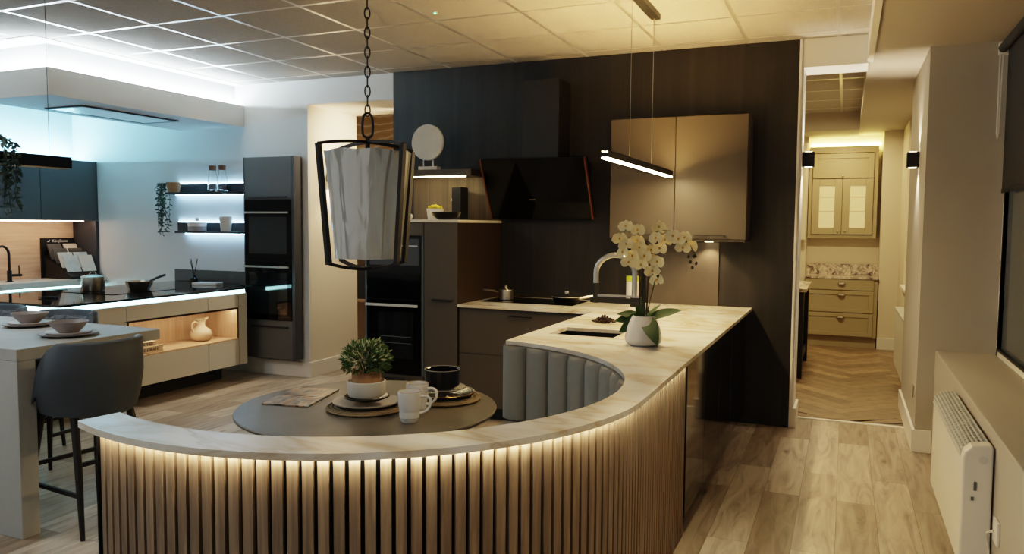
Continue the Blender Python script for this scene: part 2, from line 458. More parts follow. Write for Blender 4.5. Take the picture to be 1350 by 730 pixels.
def arc(cx, cy, r, a0, a1, n):
    return [(cx+r*math.cos(math.radians(a0+(a1-a0)*k/n)), cy+r*math.sin(math.radians(a0+(a1-a0)*k/n))) for k in range(n+1)]

CEIL = 2.85; LOWC = 2.67; BACK = 6.10; TOP = .885
exec_parts = []

# ================================================================ THE ROOM
struct(box(-9, 1.6, -3, 6.43, -.06, 0).build('floor', M['floor']))
# herringbone floor of the room beyond the right doorway
def herringbone():
    t = NT('herringbone_oak'); a = t.n('ShaderNodeAttribute', attribute_name='tone')
    p = t.pos((6, 6, 1)); nz = t.noise(p, 2, 5)
    r = t.ramp(nz, [(.3, '#8a745c'), (.7, '#a68f74')])
    mx = t.n('ShaderNodeMix', data_type='RGBA', blend_type='MULTIPLY'); mx.inputs[0].default_value = 1
    t.l(r.outputs[0], mx.inputs[6]); t.l(a.outputs['Color'], mx.inputs[7]); t.l(mx.outputs[2], t.b.inputs['Base Color'])
    t.b.inputs['Roughness'].default_value = .4
    bm = bmesh.new(); lay = bm.loops.layers.color.new('tone')
    W_, L_ = .14, .56
    def plank(c, ang):
        v = random.uniform(.72, 1.0); ca, sa = math.cos(ang), math.sin(ang)
        q = []
        for x, y in ((0, 0), (L_, 0), (L_, W_), (0, W_)):
            x2, y2 = c[0]+x, c[1]+y
            q.append((x2, y2))
        return q, v
    # classic herringbone laid at 45 degrees: generate in rotated frame then clip by extent
    r45 = math.radians(45); c45, s45 = math.cos(r45), math.sin(r45)
    n = int(L_/W_)
    for i in range(-40, 40):
        for j in range(-14, 14):
            bx, by = i*W_+j*L_, i*W_-j*L_
            for kind in (0, 1):
                if kind == 0: rc = (bx, by, bx+L_, by+W_)
                else: rc = (bx, by+W_, bx+W_, by+W_+L_)
                g = .0015
                pts = [(rc[0]+g, rc[1]+g), (rc[2]-g, rc[1]+g), (rc[2]-g, rc[3]-g), (rc[0]+g, rc[3]-g)]
                w = [(.1+x*c45-y*s45, 8.6+x*s45+y*c45) for x, y in pts]
                if max(p[0] for p in w) < -1.9 or min(p[0] for p in w) > 1.2 or max(p[1] for p in w) < 6.43 or min(p[1] for p in w) > 11.2: continue
                w = [(min(1.2, max(-1.9, x)), min(11.2, max(6.45, y))) for x, y in w]
                try: f = bm.faces.new([bm.verts.new((x, y, 0)) for x, y in w])
                except ValueError: continue
                v = random.uniform(.74, 1.0)
                for lp in f.loops: lp[lay] = (v, v, v, 1)
    me = bpy.data.meshes.new('floor'); bm.to_mesh(me); bm.free(); me.materials.append(t.m)
    o = bpy.data.objects.new('floor', me); COL.objects.link(o); struct(o)
herringbone()
struct(box(-1.9, 1.2, 6.45, 11.2, -.06, -.003).build('floor', M['plinth']))
struct(box(-.32, .465, 6.42, 6.46, 0, .006).build('trim_1', M['brass'] if 0 else M['cord']))
# floor behind the left opening
struct(box(-7.5, -2.5, 6.43, 9.6, -.06, 0).build('floor', M['floor']))
# ceilings
struct(box(-9, .105, -3, 6.1, CEIL, CEIL+.1).build('ceiling', M['ceil']))
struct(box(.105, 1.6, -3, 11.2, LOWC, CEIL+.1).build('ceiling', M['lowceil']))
struct(G().box(.098, .135, -3, 6.1, LOWC-.012, CEIL).build('trim_2', M['skirt']))
# perimeter plaster band of the tile ceiling beside the bulkhead
struct(box(-6.36, -5.50, 3.93, 6.1, CEIL-.006, CEIL-.001).build('trim_3', M['wall']))
# back wall and pier
g = G(); g.box(-9, -4.74, BACK, 6.9, 0, CEIL); g.box(-4.74, -3.79, BACK, 6.9, 2.62, CEIL)
g.box(-3.79, -.32, BACK, 6.42, 0, CEIL); g.box(-.32, .105, BACK, 6.42, 2.65, CEIL)
struct(g.build('wall_back', M['wall']))
# cream linings of the left opening
g = G(); g.box(-4.742, -4.738, BACK+.02, 6.9, 0, 2.62); g.box(-4.74, -3.79, BACK+.02, 6.9, 2.616, 2.62)
struct(g.build('wall_back', M['wallwarm']))
# dark wood panelling on the back wall
g = G(); 
for x0, x1 in ((-3.78, -2.74), (-2.74, -1.53), (-1.53, -.35)):
    g.box(x0, x1, BACK-.018, BACK, 0, CEIL-.001)
pan = g.build('wall_panelling', M['darkpanel']); struct(pan)
struct(box(-.35, -.335, BACK-.02, BACK, 0, CEIL-.001).build('trim_4', M['skirt']))
# skirting boards
g = G(); g.prism([(-5.50, BACK-.018), (-4.722, BACK-.018), (-4.722, 6.9), (-4.74, 6.9), (-4.74, BACK), (-5.50, BACK)], 0, .15)
struct(g.build('baseboard_back', M['skirt'], bevel=.004))
g = G(); g.box(-.335, -.30, BACK-.018, 6.42, 0, .15)
struct(g.build('baseboard_back', M['skirt'], bevel=.004))
g = G(); g.prism([(.447, 5.768), (.566, 5.768), (.566, 5.786), (.465, 5.786), (.465, 7.2), (.447, 7.2)], 0, .15)
struct(g.build('baseboard_right', M['skirt'], bevel=.004))
# right pier, low wall and sill under the window
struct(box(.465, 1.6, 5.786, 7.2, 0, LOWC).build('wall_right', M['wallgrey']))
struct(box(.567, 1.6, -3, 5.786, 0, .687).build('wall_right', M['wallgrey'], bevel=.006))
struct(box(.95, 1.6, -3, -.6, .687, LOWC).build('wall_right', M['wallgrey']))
# window: frame bars and one pane per light
g = G()
X0, X1 = .905, .95
g.box(X0, X1, -.6, 5.75, .687, .73); g.box(X0, X1, -.6, 5.75, LOWC-.04, LOWC)
for y in (-.6, 1.4, 3.55, 5.70): g.box(X0, X1, y, y+.05, .687, LOWC)
win = g.build('window_1', M['skirt']); struct(win)
for a, b in ((-.55, 1.4), (1.45, 3.55), (3.6, 5.70)):
    G().box(.902, .930, a-.004, b+.016, .722, .738).box(.902, .930, a-.004, b+.016, LOWC-.048, LOWC-.03).box(.902, .930, a-.012, a+.004, .722, LOWC-.03).box(.902, .930, b, b+.016, .722, LOWC-.03).build('gasket', M['blackmatte'], win)
for a, b in ((-.55, 1.4), (1.45, 3.55), (3.6, 5.70)):
    o = box(.925, .931, a, b, .73, LOWC-.04).build('pane', M['winglass'], win)
# left wall of the left kitchen
struct(box(-8.2, -7.95, 2.0, BACK, 0, CEIL).build('wall_left', M['wall']))
# ceiling bulkhead with cove over the island
struct(box(-6.36, -5.51, 4.043, BACK, 2.44, 2.648).build('ceiling', M['wall']))
struct(box(-6.26, -5.62, 4.125, BACK, 2.648, CEIL-.006).build('ceiling', M['wall']))
cove = thing('cove_light_strip', 'cool white LED strip hidden in the ledge on top of the ceiling bulkhead', 'light', (-5.9, 4.1, 2.65))
G().box(-5.605, -5.59, 4.11, 6.08, 2.65, 2.656).box(-6.25, -5.59, 4.085, 4.10, 2.65, 2.656).build('led_strip', M['ledcove'], cove)
# extractor panel flush in the bulkhead underside
ex = thing('ceiling_extractor', 'flush white ceiling extractor in the underside of the bulkhead over the island', 'extractor', (-5.95, 5.0, 2.44))
G().box(-6.19, -5.74, 4.50, 4.53, 2.428, 2.44).box(-6.19, -5.74, 5.47, 5.50, 2.428, 2.44).box(-6.19, -6.16, 4.53, 5.47, 2.428, 2.44).box(-5.77, -5.74, 4.53, 5.47, 2.428, 2.44).build('frame', M['graphite2'], ex)
box(-6.155, -5.775, 4.535, 5.465, 2.430, 2.438).build('panel', M['white'], ex)

t = thing('ceiling_sensor', 'tiny ceiling sensor with a green indicator light on the tile grid', 'sensor', (-2.46, 4.46, 2.84))
G().cyl(-2.46, 4.46, 2.838, 2.8495, .018).build('housing', M['skirt'], t, smooth=True); G().cyl(-2.46, 4.46, 2.836, 2.838, .006).build('indicator', M['green'], t)

# ---------------------------------------------------------------- the room beyond the right doorway
struct(G().box(-1.9, 1.2, 10.95, 11.2, 0, CEIL).box(.39, .62, 10.55, 10.95, 0, LOWC).box(-.62, -.47, 10.62, 10.95, 0, LOWC).build('wall_back', M['wallwarm']))
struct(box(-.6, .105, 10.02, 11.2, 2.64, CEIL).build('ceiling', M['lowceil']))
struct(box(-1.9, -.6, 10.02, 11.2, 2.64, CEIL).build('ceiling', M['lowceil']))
struct(box(-1.9, .105, 6.42, 10.02, CEIL, CEIL+.1).build('ceiling', M['ceil']))
struct(G().box(.6, 1.2, 7.2, 11.2, 0, .86).box(.6, 1.2, 7.2, 7.6, .86, LOWC).box(.6, 1.2, 9.6, 11.2, .86, LOWC).box(.66, 1.2, 7.6, 9.6, .86, LOWC).build('wall_right', M['wallwarm']))
struct(box(-2.0, -1.9, 6.42, 11.2, 0, CEIL).build('wall_left', M['wallwarm']))
struct(G().box(.39, .62, 10.532, 10.55, 0, .14).build('baseboard_back', M['skirt']))
struct(box(.56, .66, 7.6, 9.6, .84, .87).build('trim_5', M['skirt']))
# wall cabinet
fc = thing('glazed_wall_cabinet', 'stone painted wall cabinet with two lit glass doors in the room beyond the right doorway', 'cabinet', (-.06, 10.85, 1.36))
G().box(-.46, .345, 10.80, 10.948, 1.36, 2.52).build('carcass', M['far'], fc)
G().box(-.46, .345, 10.775, 10.80, 1.36, 1.40).box(-.46, .345, 10.775, 10.80, 2.44, 2.52).box(.30, .345, 10.775, 10.80, 1.4, 2.44).box(-.46, -.42, 10.775, 10.80, 1.4, 2.44).build('face_frame', M['far'], fc, bevel=.002)
def shaker(parent, x0, x1, z0, z1, y, m, fw=.06, name='door', panel=True):
    g = G(); g.box(x0, x0+fw, y-.02, y, z0, z1); g.box(x1-fw, x1, y-.02, y, z0, z1)
    g.box(x0+fw, x1-fw, y-.02, y, z0, z0+fw); g.box(x0+fw, x1-fw, y-.02, y, z1-fw, z1)
    if panel: g.box(x0+fw, x1-fw, y-.01, y, z0+fw, z1-fw)
    return g.build(name, m, parent, bevel=.003)
d = shaker(fc, -.415, .295, 2.12, 2.43, 10.775, M['far'])
G().sphere((-.06, 10.745, 2.15), .013).build('knob', M['chrome'], d, smooth=True)
for x0, x1, kx in ((-.415, -.063, -.10), (-.057, .295, -.02)):
    d = shaker(fc, x0, x1, 1.41, 2.11, 10.775, M['far'], .085, panel=False)
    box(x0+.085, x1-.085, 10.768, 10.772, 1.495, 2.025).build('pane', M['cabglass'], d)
    G().box(x0+.085, x1-.085, 10.764, 10.768, 1.70, 1.706).box(x0+.085, x1-.085, 10.764, 10.768, 1.88, 1.886).build('shelf_edge', M['beige'], d)
    G().sphere((kx, 10.745, 1.45), .013).build('knob', M['chrome'], d, smooth=True)
al = thing('alcove_light_strip', 'warm glowing LED strip in the alcove above the painted wall cabinet', 'light', (-.06, 10.8, 2.56))
box(-.45, .37, 10.90, 10.92, 2.54, 2.57).build('led_strip', M['ledfar'], al)
# base cabinet
bc = thing('drawer_base_cabinet', 'stone painted base cabinet with three drawers below the speckled worktop', 'cabinet', (-.06, 10.75, 0))
G().box(-.465, .378, 10.53, 10.945, .13, .858).build('carcass', M['far'], bc)
box(-.465, .378, 10.57, 10.94, 0, .13).build('plinth', M['far'], bc)
for z0, z1 in ((.72, .85), (.44, .71), (.145, .43)):
    d = shaker(bc, -.455, .335, z0, z1, 10.53, M['far'], .05, 'drawer') if z1-z0 > .2 else box(-.455, .335, 10.51, 10.53, z0, z1).build('drawer', M['far'], bc, bevel=.003)
    zc = z1-.055
    G().lathe([(.045, 0), (.04, .02), (.02, .03), (.001, .032)], -.03, 0, 0, 12, PI, 2*PI).build('cup_handle', M['chrome'], d)
    h = d.children[0]; h.location = (0, 0, 0)
    for v in h.data.vertices: v.co = v.co + Vector((0, 10.51, zc))
wt = thing('speckled_worktop', 'speckled granite worktop with low upstand on the painted base cabinet', 'worktop', (-.06, 10.7, .86))
box(-.466, .385, 10.50, 10.945, .86, .885).build('top', M['granite'], wt)
box(-.466, .385, 10.925, 10.945, .885, 1.03).build('upstand', M['granite'], wt)
# tall painted unit glimpsed at left
tu = thing('tall_painted_cabinet', 'narrow sliver of cream tall cabinet left of the glazed wall cabinet', 'cabinet', (-.7, 10.8, 1.3))
box(-1.2, -.475, 10.45, 10.60, 1.33, 2.55).build('carcass', M['wallwarm'], tu); box(-1.19, -.48, 10.43, 10.449, 1.34, 2.54).build('door', M['wallwarm'], tu, bevel=.003)
# dark island
di = thing('dark_island', 'near black island with pale stone top behind the right doorway', 'island', (-.7, 8.7, 0))
G().box(-1.3, -.40, 8.16, 9.25, .0, .862).build('carcass', M['blackmatte'], di)
G().box(-.40, -.36, 8.12, 8.18, 0, .862).box(-.40, -.36, 9.23, 9.29, 0, .862).box(-.40, -.375, 8.18, 9.23, .12, .2).box(-.40, -.375, 8.18, 9.23, .80, .862).build('end_frame', M['blackmatte'], di, bevel=.003)
box(-1.32, -.335, 8.08, 9.31, .862, .892).build('stone_top', M['granite'], di, bevel=.003)
# radiator on the right hand wall there
fr = thing('panel_radiator', 'white panel radiator low on the right wall beyond the doorway', 'radiator', (.54, 8.1, .1))
box(.49, .595, 7.42, 8.85, .12, .66).build('panel', M['heater'], fr, bevel=.01)
box(.485, .598, 7.41, 8.86, .66, .69).build('top_grille', M['grille'], fr, bevel=.004)

# ---------------------------------------------------------------- behind the left opening
struct(G().box(-8, -2.5, 9.4, 9.6, 0, CEIL).build('wall_back', M['wallwarm']))
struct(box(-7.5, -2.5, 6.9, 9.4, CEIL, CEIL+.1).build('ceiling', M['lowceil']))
struct(box(-3.79, -3.7, 6.42, 9.4, 0, CEIL).build('wall_right', M['wallwarm']))
tag(box(-6.2, -3.75, 7.75, 7.80, 1.35, 2.84).build('wavy_wall_panel', M['wave']), 'oak wall panel with pale wavy lines seen through the left opening', 'wall panel')
ds = thing('display_shelving', 'oak display shelving with dark boxes low behind the left opening', 'shelving', (-5.0, 7.7, 0))
G().box(-6.0, -3.8, 7.60, 7.64, 0, 1.34).build('back_panel', M['oakv'], ds)
for z in (.62, 1.30): box(-6.0, -3.8, 7.35, 7.60, z, z+.03).build('shelf', M['oakv'], ds)
G().box(-5.6, -4.9, 7.36, 7.58, .65, 1.02).build('dark_box', M['graphite'], ds)
G().bar((-5.28, 7.37, .03), (-5.28, 7.37, .62), .02).bar((-5.22, 7.37, .03), (-5.22, 7.37, .62), .02).build('rod', M['brass'], ds)

# ---------------------------------------------------------------- up and down wall lights
def sconce(label, x0, x1, y, z):
    t = thing('wall_sconce', label, 'wall light', ((x0+x1)/2, y, z), 'black up and down wall lights')
    G().box(x0, x1, y-.05, y+.05, z, z+.11).build('housing', M['blackmatte'], t, bevel=.003)
    xm = (x0+x1)/2
    w = (x1-x0)*.3
    box(xm-w, xm+w, y-.03, y+.03, z-.003, z-.0005).build('lens', M['lamp'], t)
    box(xm-w, xm+w, y-.03, y+.03, z+.1105, z+.113).build('lens', M['lamp'], t)
    for dz, rx in ((-.01, 0), (.12, PI)):
        light('sconce_beam', 'SPOT', (xm, y, z+dz), 9, '#ffe6c6', (rx, 0, 0), spot_size=math.radians(95), spot_blend=.5, shadow_soft_size=.03)
sconce('black box wall light on the left jamb of the right doorway', -.318, -.235, 6.28, 1.945)
sconce('black box wall light on the right wall of the right doorway', .385, .463, 6.35, 1.93)
sconce('black box wall light on the cream wall inside the left opening', -4.736, -4.656, 6.44, 1.90)

# ================================================================ LEFT KITCHEN
# wall run
WX = -7.57
cabs = [(5.435, 6.095, 'slate blue handleless wall cabinet at the shelf wall end of the run'),
        (4.775, 5.432, 'slate blue handleless wall cabinet second from the shelf wall'),
        (4.10, 4.772, 'slate blue handleless wall cabinet behind the hanging black beam')]
for a, b, lb in cabs:
    t = thing('wall_cabinet', lb, 'wall cabinet', (-7.76, (a+b)/2, 1.505), 'slate blue wall cabinets')
    box(-7.948, WX-.022, a, b, 1.505, 2.15).build('carcass', M['graphite'], t)
    box(WX-.02, WX, a+.002, b-.002, 1.507, 2.148).build('door', M['graphite2'], t, bevel=.0015)
t = thing('cabinet_top_light', 'cool LED strip glowing on top of the slate blue wall cabinets', 'light', (-7.85, 5.2, 2.151))
box(-7.86, -7.84, 4.2, 6.05, 2.151, 2.158).build('led_strip', M['ledtop'], t)
t = thing('under_cabinet_light', 'warm LED strip under the slate blue wall cabinets above the oak splashback', 'light', (-7.7, 5.2, 1.5))
box(-7.70, -7.685, 4.1, 6.0, 1.497, 1.504).build('led_strip', M['ledcab'], t)
tag(box(-7.948, -7.93, 4.0, 6.06, .887, 1.503).build('splashback', M['oakh']), 'warm oak splashback with horizontal grain behind the black tap', 'splashback')
tag(box(-7.948, WX-.005, 6.062, 6.098, .887, 1.503).build('end_panel', M['graphite']), 'dark end panel between worktop and wall cabinet at the shelf wall', 'panel')
for a, b, lb in ((5.32, 6.06, 'dark base cabinet under the beige worktop beside the shelf wall'), (4.55, 5.316, 'dark base cabinet under the beige worktop below the black tap')):
    t = thing('base_cabinet', lb, 'base cabinet', (-7.75, (a+b)/2, 0), 'dark base cabinets of the wall run')
    box(-7.948, -7.52, a, b, .1, .80).build('carcass', M['graphite'], t)
    box(-7.52, -7.50, a+.002, b-.002, .105, .79).build('door', M['graphite2'], t, bevel=.0015)
    box(-7.9, -7.56, a, b, 0, .1).build('plinth', M['plinth'], t)
t = thing('wall_run_worktop', 'beige worktop with glowing edge below the oak splashback', 'worktop', (-7.7, 5.2, .82))
box(-7.948, -7.45, 4.2, 6.095, .822, .885).build('slab', M['cash'], t, bevel=.003)
box(-7.515, -7.50, 4.2, 6.05, .80, .818).build('led_strip', M['ledcool'], t)
# black tap
t = thing('black_tap', 'matte black swan neck tap on the beige worktop before the oak splashback', 'tap', (-7.70, 5.17, .885))
G().cyl(-7.70, 5.17, .885, .893, .035).cyl(-7.70, 5.17, .893, 1.0, .022).build('base', M['blackmatte'], t, smooth=True)
pts = [(-7.70, 5.17, 1.0), (-7.70, 5.17, 1.16)]+[(-7.70+.085*(1-math.cos(a))*.3, 5.17-.085*(1-math.cos(a)), 1.16+.085*math.sin(a)) for a in [PI*k/10 for k in range(1, 11)]]
pts.append((pts[-1][0], pts[-1][1], 1.1))
G().tube(pts, .013, 10).build('spout', M['blackmatte'], t, smooth=True)
G().tube([(-7.70, 5.17, .95), (-7.66, 5.27, .95)], .014, 10).tube([(-7.67, 5.25, .955), (-7.67, 5.25, 1.05)], .006, 8).build('lever', M['blackmatte'], t, smooth=True)
tag(G().cyl(-7.66, 5.40, .885, .896, .03, .022).build('sink_stopper', M['steel'], smooth=True), 'small round metal stopper on the beige worktop beside the black tap', 'stopper')
# sample display stand
t = thing('sample_display_stand', 'black stone sample display stand at the end of the beige worktop', 'display stand', (-7.75, 5.85, .885))
box(-7.92, -7.90, 5.66, 6.05, .885, 1.315).build('back_board', M['blackmatte'], t)
G().hexa([(-7.9, 5.68, .886), (-7.48, 5.68, .886), (-7.48, 6.04, .886), (-7.9, 6.04, .886)], [(-7.9, 5.68, 1.13), (-7.48, 5.68, .915), (-7.48, 6.04, .915), (-7.9, 6.04, 1.13)]).build('stepped_rack', M['blackmatte'], t)
mw = Matrix.Translation((-7.898, 5.875, 1.283)) @ Matrix.Rotation(PI/2, 4, 'Z') @ Matrix.Rotation(PI/2, 4, 'X')
text_mesh('lettering', 'KlingStone', .042, M['white'], t, mw)
def logo(parent, cx, cy, cz, s, flat=False):
    # sleek animal-like emblem: low back rising to a raised head
    pr2 = [(-1, -.35), (-.2, -.35), (-.1, -.1), (.15, -.35), (.35, -.3), (.3, .1), (.75, .75), (.35, .6), (-.1, .2), (-.6, .1)]
    g = G()
    if flat: g.poly([(cx-.0+ -y*s*.6, cy+x*s, cz) for x, y in pr2])
    else: g.poly([(cx, cy+x*s, cz+y*s) for x, y in pr2])
    return g.build('emblem', M['white'], parent)
logo(t, -7.8975, 5.745, 1.282, .022)
mw2 = Matrix.Translation((-7.4785, 5.93, .9)) @ Matrix.Rotation(PI/2, 4, 'Z') @ Matrix.Rotation(PI/2, 4, 'X')
text_mesh('lettering', 'KlingStone', .022, M['white'], t, mw2)
def sample(x, y0, y1, z, h, m, lb):
    dx = h*.45
    o = G().hexa([(x, y0, z), (x+.012, y0, z), (x+.012, y1, z), (x, y1, z)], [(x-dx, y0, z+h), (x-dx+.012, y0, z+h), (x-dx+.012, y1, z+h), (x-dx, y1, z+h)]).build('stone_sample', m)
    tag(o, lb, 'stone sample', 'stone samples in the black display stand')
sample(-7.79, 5.69, 5.85, 1.087, .165, M['darkpaper'], 'dark patterned stone sample in the back row of the display stand')
sample(-7.79, 5.875, 6.03, 1.087, .165, M['paper2'], 'beige stone sample in the back row of the display stand')
sample(-7.71, 5.69, 5.85, 1.046, .16, M['darkpaper'], 'dark stone sample in the second row, left half of the display stand')
sample(-7.71, 5.875, 6.03, 1.046, .16, M['darkpaper'], 'dark stone sample in the second row, right half of the display stand')
sample(-7.63, 5.69, 5.85, 1.004, .16, M['paper'], 'pale stone sample in the third row, left half of the display stand')
sample(-7.63, 5.87, 6.03, 1.004, .16, M['paper'], 'pale stone sample in the third row, right half of the display stand')
sample(-7.55, 5.69, 5.85, .962, .17, M['paper'], 'white grey veined stone sample in the front row of the display stand')
sample(-7.55, 5.87, 6.03, .962, .17, M['paper2'] if 0 else M['whitetop'], 'plain pale stone sample in the front row of the display stand')

# floating shelves
def shelf(z, lb, x0=-6.29):
    t = thing('floating_shelf', lb, 'shelf', (-5.9, 6.02, z), 'dark floating shelves')
    box(x0, -5.46, 5.94, 6.098, z, z+.022).build('board', M['graphite'], t, bevel=.002)
    box(-6.40, -5.46, 6.085, 6.098, z+.022, z+.115).build('back_rail', M['graphite'], t, bevel=.002)
    box(-6.38, -5.47, 6.083, 6.094, z+.115, z+.119).build('led_strip', M['ledshelf'], t)
    box(x0+.02, -5.47, 6.06, 6.07, z-.005, z).build('led_strip', M['ledshelf'], t)
shelf(1.778, 'upper dark floating shelf with glowing edges holding two corked bottles', -6.41)
shelf(1.385, 'lower dark floating shelf with glowing edges holding a lidded jar and cup')
tag(G().box(-6.56, -6.40, 5.97, 5.985, 1.392, 1.40).build('shelf_bracket', M['graphite']), 'thin dark bracket rod at the left end of the lower floating shelf', 'bracket')
for x, lb in ((-5.83, 'left clear glass bottle with cork stopper on the upper shelf'), (-5.705, 'right clear glass bottle with cork stopper on the upper shelf')):
    t = thing('glass_bottle', lb, 'bottle', (x, 6.0, 1.80), 'corked glass bottles')
    G().lathe([(.001, 0), (.05, 0), (.052, .02), (.046, .14), (.032, .19), (.032, .22), (.029, .22), (.029, .19), (.043, .14), (.048, .02), (.001, .006)], x, 6.0, 1.8005, 20).build('body', M['glass'], t, smooth=True)
    G().cyl(x, 6.0, 2.015, 2.06, .033, .036).build('cork', M['cork'], t, smooth=True)
t = thing('lidded_jar', 'white and grey lidded jar with knob on the lower floating shelf', 'jar', (-6.03, 5.985, 1.407))
G().cyl(-6.03, 5.985, 1.4075, 1.455, .088).build('body', M['mauve'], t, smooth=True, bevel=.004)
G().cyl(-6.03, 5.985, 1.455, 1.502, .09).build('lid', M['white'], t, smooth=True, bevel=.004)
G().sphere((-6.03, 5.985, 1.525), .02).build('knob', M['grey'], t, smooth=True)
tag(G().lathe([(.001, 0), (.048, 0), (.062, .13), (.06, .15), (.054, .15), (.05, .13), (.001, .12)], -5.67, 6.0, 1.4075, 20).build('white_pot', M['whitem'], smooth=True), 'small white ribbed pot at the right end of the lower floating shelf', 'pot')

def trailing(name, lb, x, y, z, ztop, zbot, spread, n, potr=None, m='leaf2', drop_dx=0, group=None, seed=1):
    rnd = random.Random(seed)
    t = thing(name, lb, 'plant', (x, y, z))
    if group: t['group'] = group
    if potr: G().lathe([(.001, 0), (potr*.8, 0), (potr, .06), (potr*.95, .1), (potr*.85, .1), (.001, .08)], x, y, z+.0005, 18).build('pot', M['terra'], t, smooth=True)
    g = G(); gs = G()
    for k in range(n):
        a = rnd.uniform(0, 2*PI); sx = x+drop_dx+rnd.gauss(0, spread); sy = y-.03+rnd.gauss(0, spread*.6)
        end = rnd.uniform(zbot, zbot+(ztop-zbot)*.55); p0 = Vector((x, y, z+.09)); p1 = Vector((sx, sy, ztop)); path = []
        for q in range(9):
            u = q/8
            if u < .25: p = p0.lerp(p1, u/.25)
            else: p = Vector((sx+rnd.gauss(0, .007), sy+rnd.gauss(0, .007), ztop+(end-ztop)*(u-.25)/.75))
            path.append(p)
        gs.tube(path, .0022, 5)
        L = (ztop-end)
        for q in range(int(10+L*48)):
            u = rnd.uniform(0, 1); i = min(7, int(u*8)); p = path[i].lerp(path[i+1], u*8-i)
            d = Vector((rnd.gauss(0, 1), rnd.gauss(0, .8), rnd.uniform(-.9, .4)))
            g.leaf(p, d, rnd.uniform(.025, .042), rnd.uniform(.015, .022), (rnd.gauss(0, .4), -1, rnd.gauss(.3, .4)), .008, n=2)
    g.build('foliage', M[m], t, recalc=False); gs.build('stems', M['stem'], t)
    return t
trailing('trailing_plant', 'trailing plant in a tan pot spilling off the left end of the upper floating shelf', -6.335, 5.985, 1.801, 1.89, 1.35, .045, 11, .068, drop_dx=-.14, seed=4)

# ---------------------------------------------------------------- island
IX = -5.24
t = thing('island_worktop', 'glossy black island worktop with bright cool LED edge', 'worktop', (-5.85, 4.9, .86))
G().prism([(-6.45, 3.853), (-5.215, 3.853), (-5.225, 5.80), (-5.415, 5.80), (-5.415, 6.096), (-6.45, 6.096)], .866, .885).build('slab', M['blackgloss'], t, bevel=.002)
G().box(-5.275, -5.262, 3.90, 5.80, .832, .862).box(-6.45, -5.262, 3.885, 3.90, .832, .862).build('led_strip', M['ledcool'], t)
tag(box(-6.45, -5.42, 6.082, 6.098, .886, 1.008).build('upstand', M['graphite2']), 'slate grey upstand on the shelf wall behind the black island worktop', 'upstand')
def front(parent, y0, y1, z0, z1, name='drawer', m='cash'):
    return box(IX-.02, IX, y0+.002, y1-.002, z0+.002, z1-.002).build(name, M[m], parent, bevel=.0015)
t = thing('island_drawer_unit', 'cashmere drawer unit at the near corner of the black topped island', 'drawer unit', (-5.7, 4.17, 0))
box(-6.40, IX-.022, 3.90, 4.448, .155, .83).build('carcass', M['cash'], t)
front(t, 3.90, 4.45, .70, .83); front(t, 3.90, 4.45, .43, .70); front(t, 3.90, 4.45, .155, .43)
box(-6.38, -5.46, 3.97, 4.448, 0, .155).build('plinth', M['plinth'], t)
t = thing('island_niche_unit', 'long cashmere island unit with a lit open oak niche', 'drawer unit', (-5.7, 5.07, 0))
G().box(-6.40, -5.66, 4.452, 5.69, .155, .83).box(-5.66, IX-.022, 4.452, 5.69, .155, .395).box(-5.66, IX-.022, 4.452, 5.69, .70, .83).build('carcass', M['cash'], t)
for a, b in ((4.452, 5.308), (5.312, 5.69)):
    front(t, a, b, .70, .83); front(t, a, b, .155, .405)
G().box(-5.66, -5.645, 4.456, 5.686, .397, .698).box(-5.645, IX+.001, 4.456, 5.686, .397, .411).box(-5.645, IX-.003, 4.456, 4.468, .411, .686).box(-5.645, IX-.003, 5.674, 5.686, .411, .686).build('niche_lining', M['oakv'], t)
G().box(-5.645, IX+.001, 4.456, 5.686, .686, .698).box(IX-.003, IX+.001, 4.456, 4.468, .411, .686).box(IX-.003, IX+.001, 5.674, 5.686, .411, .686).build('niche_edge', M['brownside'], t)
box(-5.30, -5.285, 4.48, 5.66, .680, .685).build('led_strip', M['ledniche'], t)
box(-6.38, -5.46, 4.452, 5.69, 0, .155).build('plinth', M['plinth'], t)
tag(box(-6.40, IX, 5.694, 5.80, .155, .83).build('end_panel', M['cash']), 'narrow cashmere filler panel between island niche unit and tall oven cabinet', 'panel')
# things in the niche
jx, jy = -5.42, 5.40
t = thing('clay_jug', 'beige clay jug with loop handle in the lit island niche', 'jug', (jx, jy, .411))
G().lathe([(.001, 0), (.06, 0), (.092, .03), (.1, .065), (.085, .1), (.045, .128), (.036, .15), (.04, .185), (.056, .20), (.05, .2), (.032, .18), (.03, .15), (.001, .14)], jx, jy, .4115, 28).build('body', M['beige'], t, smooth=True, angle=80)
G().ctube([(jx, jy-.036, .575), (jx, jy-.07, .59), (jx, jy-.1, .575), (jx, jy-.107, .54), (jx, jy-.088, .50)], .008, 8).build('handle', M['beige'], t, smooth=True)
G().hexa([(jx-.02, jy+.03, .59), (jx+.02, jy+.03, .59), (jx+.01, jy+.075, .605), (jx-.01, jy+.075, .605)], [(jx-.02, jy+.03, .612), (jx+.02, jy+.03, .612), (jx+.01, jy+.085, .62), (jx-.01, jy+.085, .62)]).build('spout', M['beige'], t)
def book(y0, y1, x0, x1, z0, z1, word, lb):
    t = thing('book', lb, 'book', ((x0+x1)/2, (y0+y1)/2, z0), 'books in the island niche')
    G().box(x0, x1, y0, y1, z0, z0+.004).box(x0, x1, y0, y1, z1-.004, z1).box(x1-.004, x1, y0, y1, z0, z1).build('cover', M['beige'], t)
    box(x0+.003, x1-.004, y0+.003, y1-.003, z0+.004, z1-.004).build('pages', M['whitem'], t)
    mw = Matrix.Translation((x1+.0008, (y0+y1)/2, (z0+z1)/2)) @ Matrix.Rotation(PI/2, 4, 'Z') @ Matrix.Rotation(PI/2, 4, 'X')
    text_mesh('spine_lettering', word, .034, M['brownside'], t, mw)
